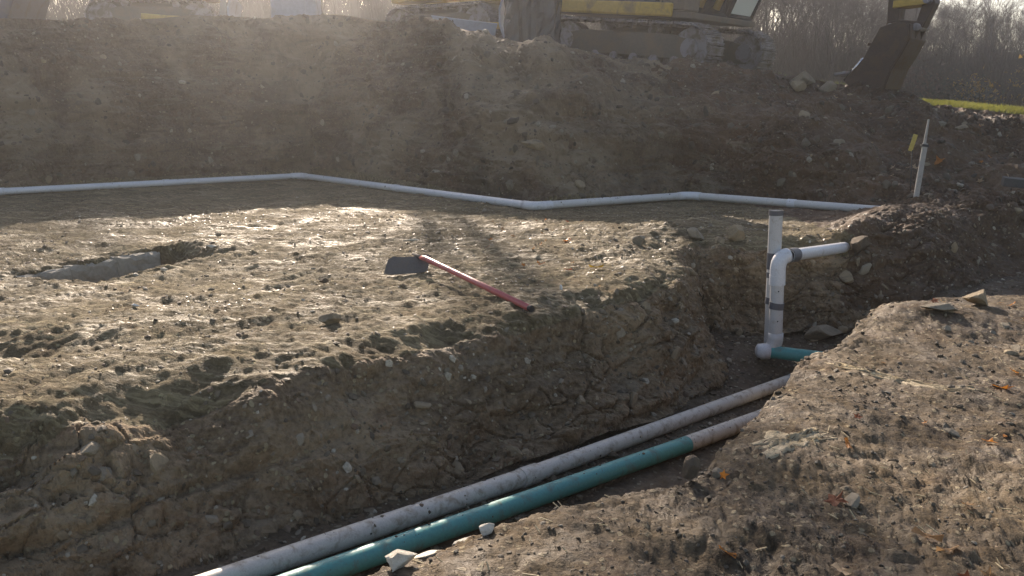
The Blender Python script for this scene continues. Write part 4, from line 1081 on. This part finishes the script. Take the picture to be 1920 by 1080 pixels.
def excavator(loc, rz, pitch, label, group=None, arm=True, house=0):
    root = empty('excavator', loc, label=label, cat='excavator')
    root.rotation_mode = 'ZYX' if False else 'XYZ'
    root.rotation_euler = (Matrix.Rotation(rz, 3, 'Z') @ Matrix.Rotation(pitch, 3, 'Y')).to_euler()
    L, r, w, G_ = 3.95, .44, .60, 2.15
    for s_ in (-1, 1): track_unit(root, s_ * G_ / 2, L, r, w)
    mb = MB(); mb.box((0, 0, .55), (1.5, G_ - w, .42)); mb.ring((0, 0, .86), (0, 0, 1), 0, .62, .12, 28)
    mb.build('car_body', M['frame'], root, .02)
    T_ = Matrix.Rotation(house, 4, 'Z')
    # revolving frame
    mb = MB(); mb.box((-.35, 0, 1.04), (3.7, 2.5, .12)); mb.build('deck_plate', M['frame'], root, .02)
    rail = MB(); rail.box((-.55, -1.28, 1.13), (3.2, .10, .26)); rail.build('side_rail', M['yellow'], root, .04, 3)
    rail = MB(); rail.box((-.55, 1.28, 1.13), (3.2, .10, .26)); rail.build('side_rail', M['yellow'], root, .04, 3)
    mb = MB(); mb.prism([(-2.2, 1.12), (-1.45, 1.12), (-1.45, 2.15), (-2.15, 2.15), (-2.42, 1.9), (-2.42, 1.35)], -1.27, 1.27); mb.build('counterweight', M['yellow'], root, .06, 3)
    mb = MB(); mb.box((-.85, -.55, 1.66), (1.18, 1.36, .98)); mb.build('engine_cover', M['navy'], root, .03)
    for k_ in range(5): MB().box((-1.2 + .17 * k_, -1.235, 1.7), (.06, .02, .5)).build('vent_louvre', M['black'], root)
    MB().box((-1.36, -1.285, 1.62), (.10, .015, .95), Matrix.Rotation(R(-22), 3, 'Y')).build('red_stripe', M['orange'], root)
    mb = MB(); mb.box((.18, -.82, 1.52), (.82, .80, .80)); mb.build('fuel_tank', M['navy'], root, .04)
    MB().box((.95, -.9, 1.30), (.6, .55, .34)).build('tool_box', M['frame'], root, .03)
    mb = MB(); mb.box((-.85, .62, 1.55), (1.18, 1.2, .76)); mb.build('pump_cover', M['navy'], root, .03)
    MB().tube([(-1.1, -.3, 2.1), (-1.1, -.3, 2.55), (-1.2, -.3, 2.68)], .06, 12).build('exhaust', M['black'], root)
    MB().tube([(.2, -1.2, 1.25), (.2, -1.2, 2.3), (.75, -1.2, 2.3), (.75, -1.2, 1.25)], .022, 8).build('hand_rail', M['black'], root)
    # cab on the left front
    cb = MB(); z0_, z1_ = 1.14, 2.75
    P_ = [(.22, z0_), (1.42, z0_), (1.62, z0_ + .55), (1.42, z1_ - .1), (1.25, z1_), (.22, z1_)]
    def bar(a, b_, y_, t_=.05): cb.tube([(a[0], y_, a[1]), (b_[0], y_, b_[1])], t_, 8)
    for y_ in (.18, 1.14):
        for i in range(len(P_)): bar(P_[i], P_[(i + 1) % len(P_)], y_)
    for p_ in P_: cb.tube([(p_[0], .18, p_[1]), (p_[0], 1.14, p_[1])], .05, 8)
    for y_ in (.18, 1.14): cb.box((.75, y_, z0_ + .16), (1.2, .05, .42)); 
    cb.box((.75, .66, z0_), (1.1, .98, .08)); cb.box((.75, .66, z1_ + .02), (1.15, 1.02, .07)); cb.box((.22, .66, 1.5), (.05, .98, .8))
    cab = cb.build('cab', M['black'], root)
    for y_ in (.18, 1.14): MB().box((.72, y_, z0_ + 1.0), (.92, .012, 1.1)).build('side_window', M['glass'], cab)
    MB().prism([(1.425, z0_ + .05), (1.44, z0_ + .05), (1.635, z0_ + .55), (1.62, z0_ + .55)], .22, 1.10).build('lower_windscreen', M['glass'], cab)
    MB().prism([(1.62, z0_ + .58), (1.635, z0_ + .58), (1.44, z1_ - .14), (1.425, z1_ - .14)], .22, 1.10).build('windscreen', M['glass'], cab)
    sb_ = MB(); sb_.box((.62, .66, 1.45), (.5, .5, .14)); sb_.box((.42, .66, 1.8), (.12, .48, .62)); sb_.build('seat', M['black'], cab, .03)
    if not arm: return root
    # boom, stick, bucket: side profiles in the XZ plane of the machine
    foot = (.55, 1.35)
    knee = (2.1, 4.25); tip = (BOOM_X, BOOM_Z)
    bm_ = MB(); bm_.prism([(foot[0] - .18, foot[1]), (foot[0] + .2, foot[1] - .1), (knee[0] + .15, knee[1] - .45), (tip[0], tip[1] - .16), (tip[0] + .12, tip[1] + .1), (knee[0] + .1, knee[1] + .25), (knee[0] - .4, knee[1])], -.42, -.06)
    boom = bm_.build('boom', M['yellow'], root, .02)
    for y_ in (-.56, .08):
        MB().tube([(1.2, y_, 1.25), (1.75, y_, 2.7)], .075, 12).build('boom_cylinder', M['yellow'], root)
        MB().tube([(1.75, y_, 2.7), (2.2, y_, 3.9)], .04, 10).build('cylinder_rod', M['chrome'], root)
    # stick hangs down from the boom tip to the bucket pin
    bp = BPIN
    dx, dz = bp[0] - tip[0], bp[1] - tip[1]; L_ = math.hypot(dx, dz); ux, uz = dx / L_, dz / L_; nx, nz = -uz, ux   # n points forward (away from the machine)
    def q(s_, o_): return (tip[0] + ux * s_ + nx * o_, tip[1] + uz * s_ + nz * o_)
    MB().prism([q(-.55, .22), q(-.5, .02), q(.1, -.16), q(L_ * .55, -.15), q(L_ + .05, -.09), q(L_ + .05, .09), q(L_ * .5, .17), q(.2, .30)], -.38, -.10).build('stick', M['rust'], root, .015)
    MB().tube([(q(-.1, .42)[0], -.24, q(-.1, .42)[1]), (q(L_ * .52, .36)[0], -.24, q(L_ * .52, .36)[1])], .07, 12).build('bucket_cylinder', M['yellow'], root)
    lk = q(L_ - .40, .56)
    MB().tube([(q(L_ * .50, .36)[0], -.24, q(L_ * .50, .36)[1]), (lk[0], -.24, lk[1])], .035, 10).build('cylinder_rod', M['chrome'], root)
    MB().prism([(q(L_ - .43, .0)[0], q(L_ - .43, .0)[1]), q(L_ - .31, .0), (lk[0], lk[1] - .06), (lk[0], lk[1] + .06)], -.44, -.04).build('tipping_link', M['yellow'], root, .01)
    b2 = BPIN2
    MB().prism([(lk[0] - .08, lk[1] + .04), (lk[0] + .07, lk[1] + .06), (lk[0] + .10, lk[1] - .04), (b2[0] + .075, b2[1]), (b2[0] - .075, b2[1] - .02)], -.36, -.12).build('bucket_link', M['rust'], root, .012)
    for p_ in (bp, b2, lk): MB().tube([(p_[0], -.50, p_[1]), (p_[0], .02, p_[1])], .06, 12).build('pin', M['track'], root)
    # bucket, mouth towards the machine
    O = bp
    prof = [(-.10, -.02), (-.30, -.50), (-.58, -.86), (-.40, -.98), (-.02, -1.06), (.14, -.92), (.20, -.62), (.30, -.40), (.38, -.16), (.34, .04), (.12, .06)]
    prof = [(O[0] + a * (.94 if a < 0 else 1.08), O[1] + b_ * 1.10) for a, b_ in prof]
    bw = .40; yc = -.24
    bk = MB()
    shell = prof[2:]         # lip, floor, heel, back
    for s_ in (-1, 1): bk.prism(prof, yc + s_ * bw - .02, yc + s_ * bw + .02)
    for i in range(len(shell) - 1):
        a, b_ = shell[i], shell[i + 1]; cx, cz = (a[0] + b_[0]) / 2, (a[1] + b_[1]) / 2; l_ = math.dist(a, b_)
        bk.box((cx, yc, cz), (l_ + .02, 2 * bw - .02, .035), Matrix.Rotation(-math.atan2(b_[1] - a[1], b_[0] - a[0]), 3, 'Y'))
    bk.box((O[0] - .20, yc, O[1] - .30), (.42, .05, .05))
    bucket = bk.build('bucket', M['rust'], root, .008)
    for s_ in (-.09, .09): MB().prism([(O[0] - .12, O[1] - .15), (O[0] - .09, O[1] + .09), (O[0] + .1, O[1] + .12), (b2[0] + .09, b2[1] + .10), (O[0] + .42, O[1] - .2)], yc + s_ * 1.6 - .02, yc + s_ * 1.6 + .02).build('bucket_ear', M['rust'], bucket, .006)
    for k_ in range(5):
        y_ = yc - bw + .06 + k_ * (2 * bw - .12) / 4
        MB().box((O[0] - .66, y_, O[1] - .83), (.22, .07, .05), Matrix.Rotation(R(-14), 3, 'Y'), None).build('tooth', M['track'], bucket, .008)
    for s_ in (-1, 1): MB().tube([(prof[1][0] - .01, yc + s_ * bw, prof[1][1]), (prof[2][0] - .01, yc + s_ * bw, prof[2][1])], .022, 8).build('side_cutter', M['chrome'] if s_ < 0 else M['track'], bucket)
    return root
EX = (3.12, 18.95); EXA = R(-43); EXP = R(6)
zt_ = 2.42
BOOM_X, BOOM_Z = 4.55, 4.9
BPIN = (4.93, 1.04); BPIN2 = (5.36, 1.06)
EXLOC = (EX[0], EX[1], zt_)
excavator(EXLOC, EXA, EXP, 'yellow tracked excavator on the bank rim with its bucket lowered to the soil')

# ------------------------------------------------------------------ other plant and stores on the rim, left
def bulldozer(loc, rz, label):
    root = empty('bulldozer', loc, (0, 0, rz), label=label, cat='bulldozer')
    for s_ in (-1, 1): track_unit(root, s_ * .95, 3.0, .42, .46)
    MB().box((-.1, 0, .72), (2.2, 1.3, .5)).build('chassis', M['frame'], root, .03)
    mb = MB(); mb.prism([(.2, .95), (1.55, .95), (1.55, 1.55), (1.35, 1.75), (.2, 1.80)], -.48, .48); mb.build('bonnet', M['yellow'], root, .05)
    for s_ in (-1, 1): MB().box((-.75, s_ * .78, 1.12), (1.3, .5, .26)).build('fender', M['yellow'], root, .04)
    for a in (-1, 1):
        for b_ in (-1.25, .1): MB().box((b_, a * .62, 1.95), (.08, .08, 1.5)).build('roll_post', M['black'], root)
    MB().box((-.58, 0, 2.72), (1.6, 1.45, .1)).build('canopy', M['yellow'], root, .03)
    sb_ = MB(); sb_.box((-.8, 0, 1.3), (.55, .6, .2)); sb_.box((-1.08, 0, 1.65), (.14, .6, .6)); sb_.build('seat', M['black'], root, .03)
    pr = [(1.95, .02), (2.02, .05), (1.90, .35), (1.90, .65), (2.0, .98), (1.95, 1.0), (1.84, .68), (1.84, .32)]
    MB().prism(pr, -1.35, 1.35).build('blade', M['greyblue'], root, .01)
    for s_ in (-1, 1): MB().tube([(-.2, s_ * 1.24, .42), (1.88, s_ * 1.24, .30)], .08, 10).build('push_arm', M['yellow'], root)
    MB().tube([(.9, -.56, 1.5), (1.0, -.56, 2.3)], .05, 10).build('exhaust', M['black'], root)
def rim_z(x_, y_): return ground_at(x_, y_)[0]
bulldozer((-9.2, 23.2, rim_z(-9.2, 23.2)), R(12), 'yellow bulldozer on the bank rim left of the middle')
bulldozer((-1.3, 22.5, rim_z(-1.3, 22.5) - .1), R(-28), 'hazy yellow bulldozer with grey blue blade behind the middle of the rim')
# blue skip
sk = empty('skip_container', (-14.6, 22.5, rim_z(-14.6, 22.5)), (0, 0, R(8)), label='dark blue steel skip on the bank rim at the far left', cat='skip')
MB().prism([(-2.3, .12), (2.0, .12), (2.6, 1.6), (-2.5, 1.6)], -1.1, 1.1).build('skip_body', M['navy'], sk, .03)
for k_ in range(6): MB().box((-1.9 + .75 * k_, -1.13, .85), (.09, .07, 1.4)).build('rib', M['navy'], sk, .01)
MB().box((0, 0, 1.64), (5.2, 2.34, .10)).build('rim_rail', M['navy'], sk, .02)
MB().tube([(-1.6, -1.2, 1.7), (1.2, -1.22, .1)], .05, 8).build('lift_bar', M['greyblue'], sk)
for s_ in (-1, 1): MB().box((0, s_ * .7, .06), (4.4, .14, .12)).build('skid', M['frame'], sk)
# site toilet and crates
def cabin(loc, rz, d_, mat, label):
    r_ = empty('site_cabin', loc, (0, 0, rz), label=label, cat='cabin')
    MB().box((0, 0, d_[2] / 2 + .1), d_).build('wall_panel', M[mat], r_, .03)
    MB().box((0, 0, d_[2] + .14), (d_[0] + .1, d_[1] + .1, .08), None, (.9, .9)).build('roof', M[mat], r_, .02)
    MB().box((0, -d_[1] / 2 - .015, d_[2] / 2 + .05), (.62, .03, d_[2] * .85)).build('door', M['greyblue'], r_, .01)
    for s_ in (-1, 1): MB().box((s_ * d_[0] * .35, 0, .05), (.12, d_[1], .10)).build('skid', M['frame'], r_)
cabin((-5.7, 23.6, rim_z(-5.7, 23.6)), R(5), (1.15, 1.15, 2.2), 'greyblue', 'grey blue site toilet cabin on the bank rim')
# board propped upright
bd = MB().box((0, 0, .6), (.14, .05, 1.3), Matrix.Rotation(R(4), 3, 'Y')).build('timber_post', M['wood'], None, .004)
bd.location = (-6.6, 20.4, rim_z(-6.6, 20.4)); tag(bd, 'pale upright board between the bulldozer and the toilet cabin', 'post')
pt = empty('steel_plate', (-.95, 17.6, rim_z(-.95, 17.6)), (R(14), R(3), R(-6)), label='pale blue steel plate propped on the bank rim left of the sheeted stack', cat='plate')
MB().prism([(-.66, .38), (-.52, .12), (-.3, .02), (.35, .0), (.62, .06), (.66, .28), (.2, .31)], -.02, .02).build('sheet', M['greyblue'], pt, .006)
MB().box((0, .12, .14), (1.1, .08, .24)).build('prop_block', M['timber'], pt, .01)
# sheeted stack
def sheeted(loc, d_, label, seed):
    g = np.random.default_rng(seed); r_ = empty('sheeted_stack', loc, (0, 0, R(-12)), label=label, cat='covered stack')
    n = 60; m_ = 26; a = np.linspace(0, 2 * np.pi, n, endpoint=False); vs = []
    for j in range(m_):
        f = j / (m_ - 1); zz = d_[2] * min(1, f * 1.35)
        shrink = 1 if f * 1.35 < 1 else 1 - (f * 1.35 - 1) / .35
        for k_ in range(n):
            c_, s_ = math.cos(a[k_]), math.sin(a[k_]); sq = 1 / max(abs(c_), abs(s_))**.8
            fold = 1 + .05 * math.sin(a[k_] * 17 + 1.3 * math.sin(3 * f)) * (1 - .5 * f) + .03 * math.sin(a[k_] * 7 + 5 * f) + .02 * g.normal()
            vs.append((c_ * sq * d_[0] / 2 * fold * max(shrink, .02), s_ * sq * d_[1] / 2 * fold * max(shrink, .02), zz + .02 * g.normal() * (f > .7)))
    fs = [(j * n + k_, j * n + (k_ + 1) % n, (j + 1) * n + (k_ + 1) % n, (j + 1) * n + k_) for j in range(m_ - 1) for k_ in range(n)]
    np_mesh('plastic_sheet', np.array(vs), np.array(fs), M['plastic'], smooth=False, parent=r_)
    MB().box((0, 0, .06), (d_[0] * .9, d_[1] * .9, .12)).build('pallet', M['timber'], r_)
sheeted((.42, 17.6, rim_z(.42, 17.6) - .05), (1.0, 1.0, 1.9), 'stack under shiny dark plastic sheet just left of the excavator', 3)

# ------------------------------------------------------------------ haze
def haze():
    top = 22.0; lo = float(Z2[front].min()) - 1.0; lo = min(lo, -2.2)
    mb = MB(); mb.box((0, 55, (top + lo) / 2), (240, 190, top - lo))
    m = bpy.data.materials.new('sunlit haze'); m.use_nodes = True; nt = m.node_tree; nt.nodes.clear()
    pv = nt.nodes.new('ShaderNodeVolumePrincipled'); pv.inputs['Density'].default_value = HAZE
    pv.inputs['Color'].default_value = (.93, .94, .97, 1); pv.inputs['Anisotropy'].default_value = .84
    out = nt.nodes.new('ShaderNodeOutputMaterial'); nt.links.new(pv.outputs[0], out.inputs['Volume'])
    o = mb.build('haze', m); o['kind'] = 'stuff'; o['label'] = 'thin sunlit haze hanging over the whole site'; o['category'] = 'haze'
if HAZE > 0: haze()
print('TRIS', file=__import__('sys').stderr) if 0 else print('TRIS', sum(len(o.data.polygons) * (2 if len(o.data.polygons) and len(o.data.polygons[0].vertices) == 4 else 1) for o in {o.data.name: o for o in bpy.data.objects if o.type == 'MESH'}.values()))
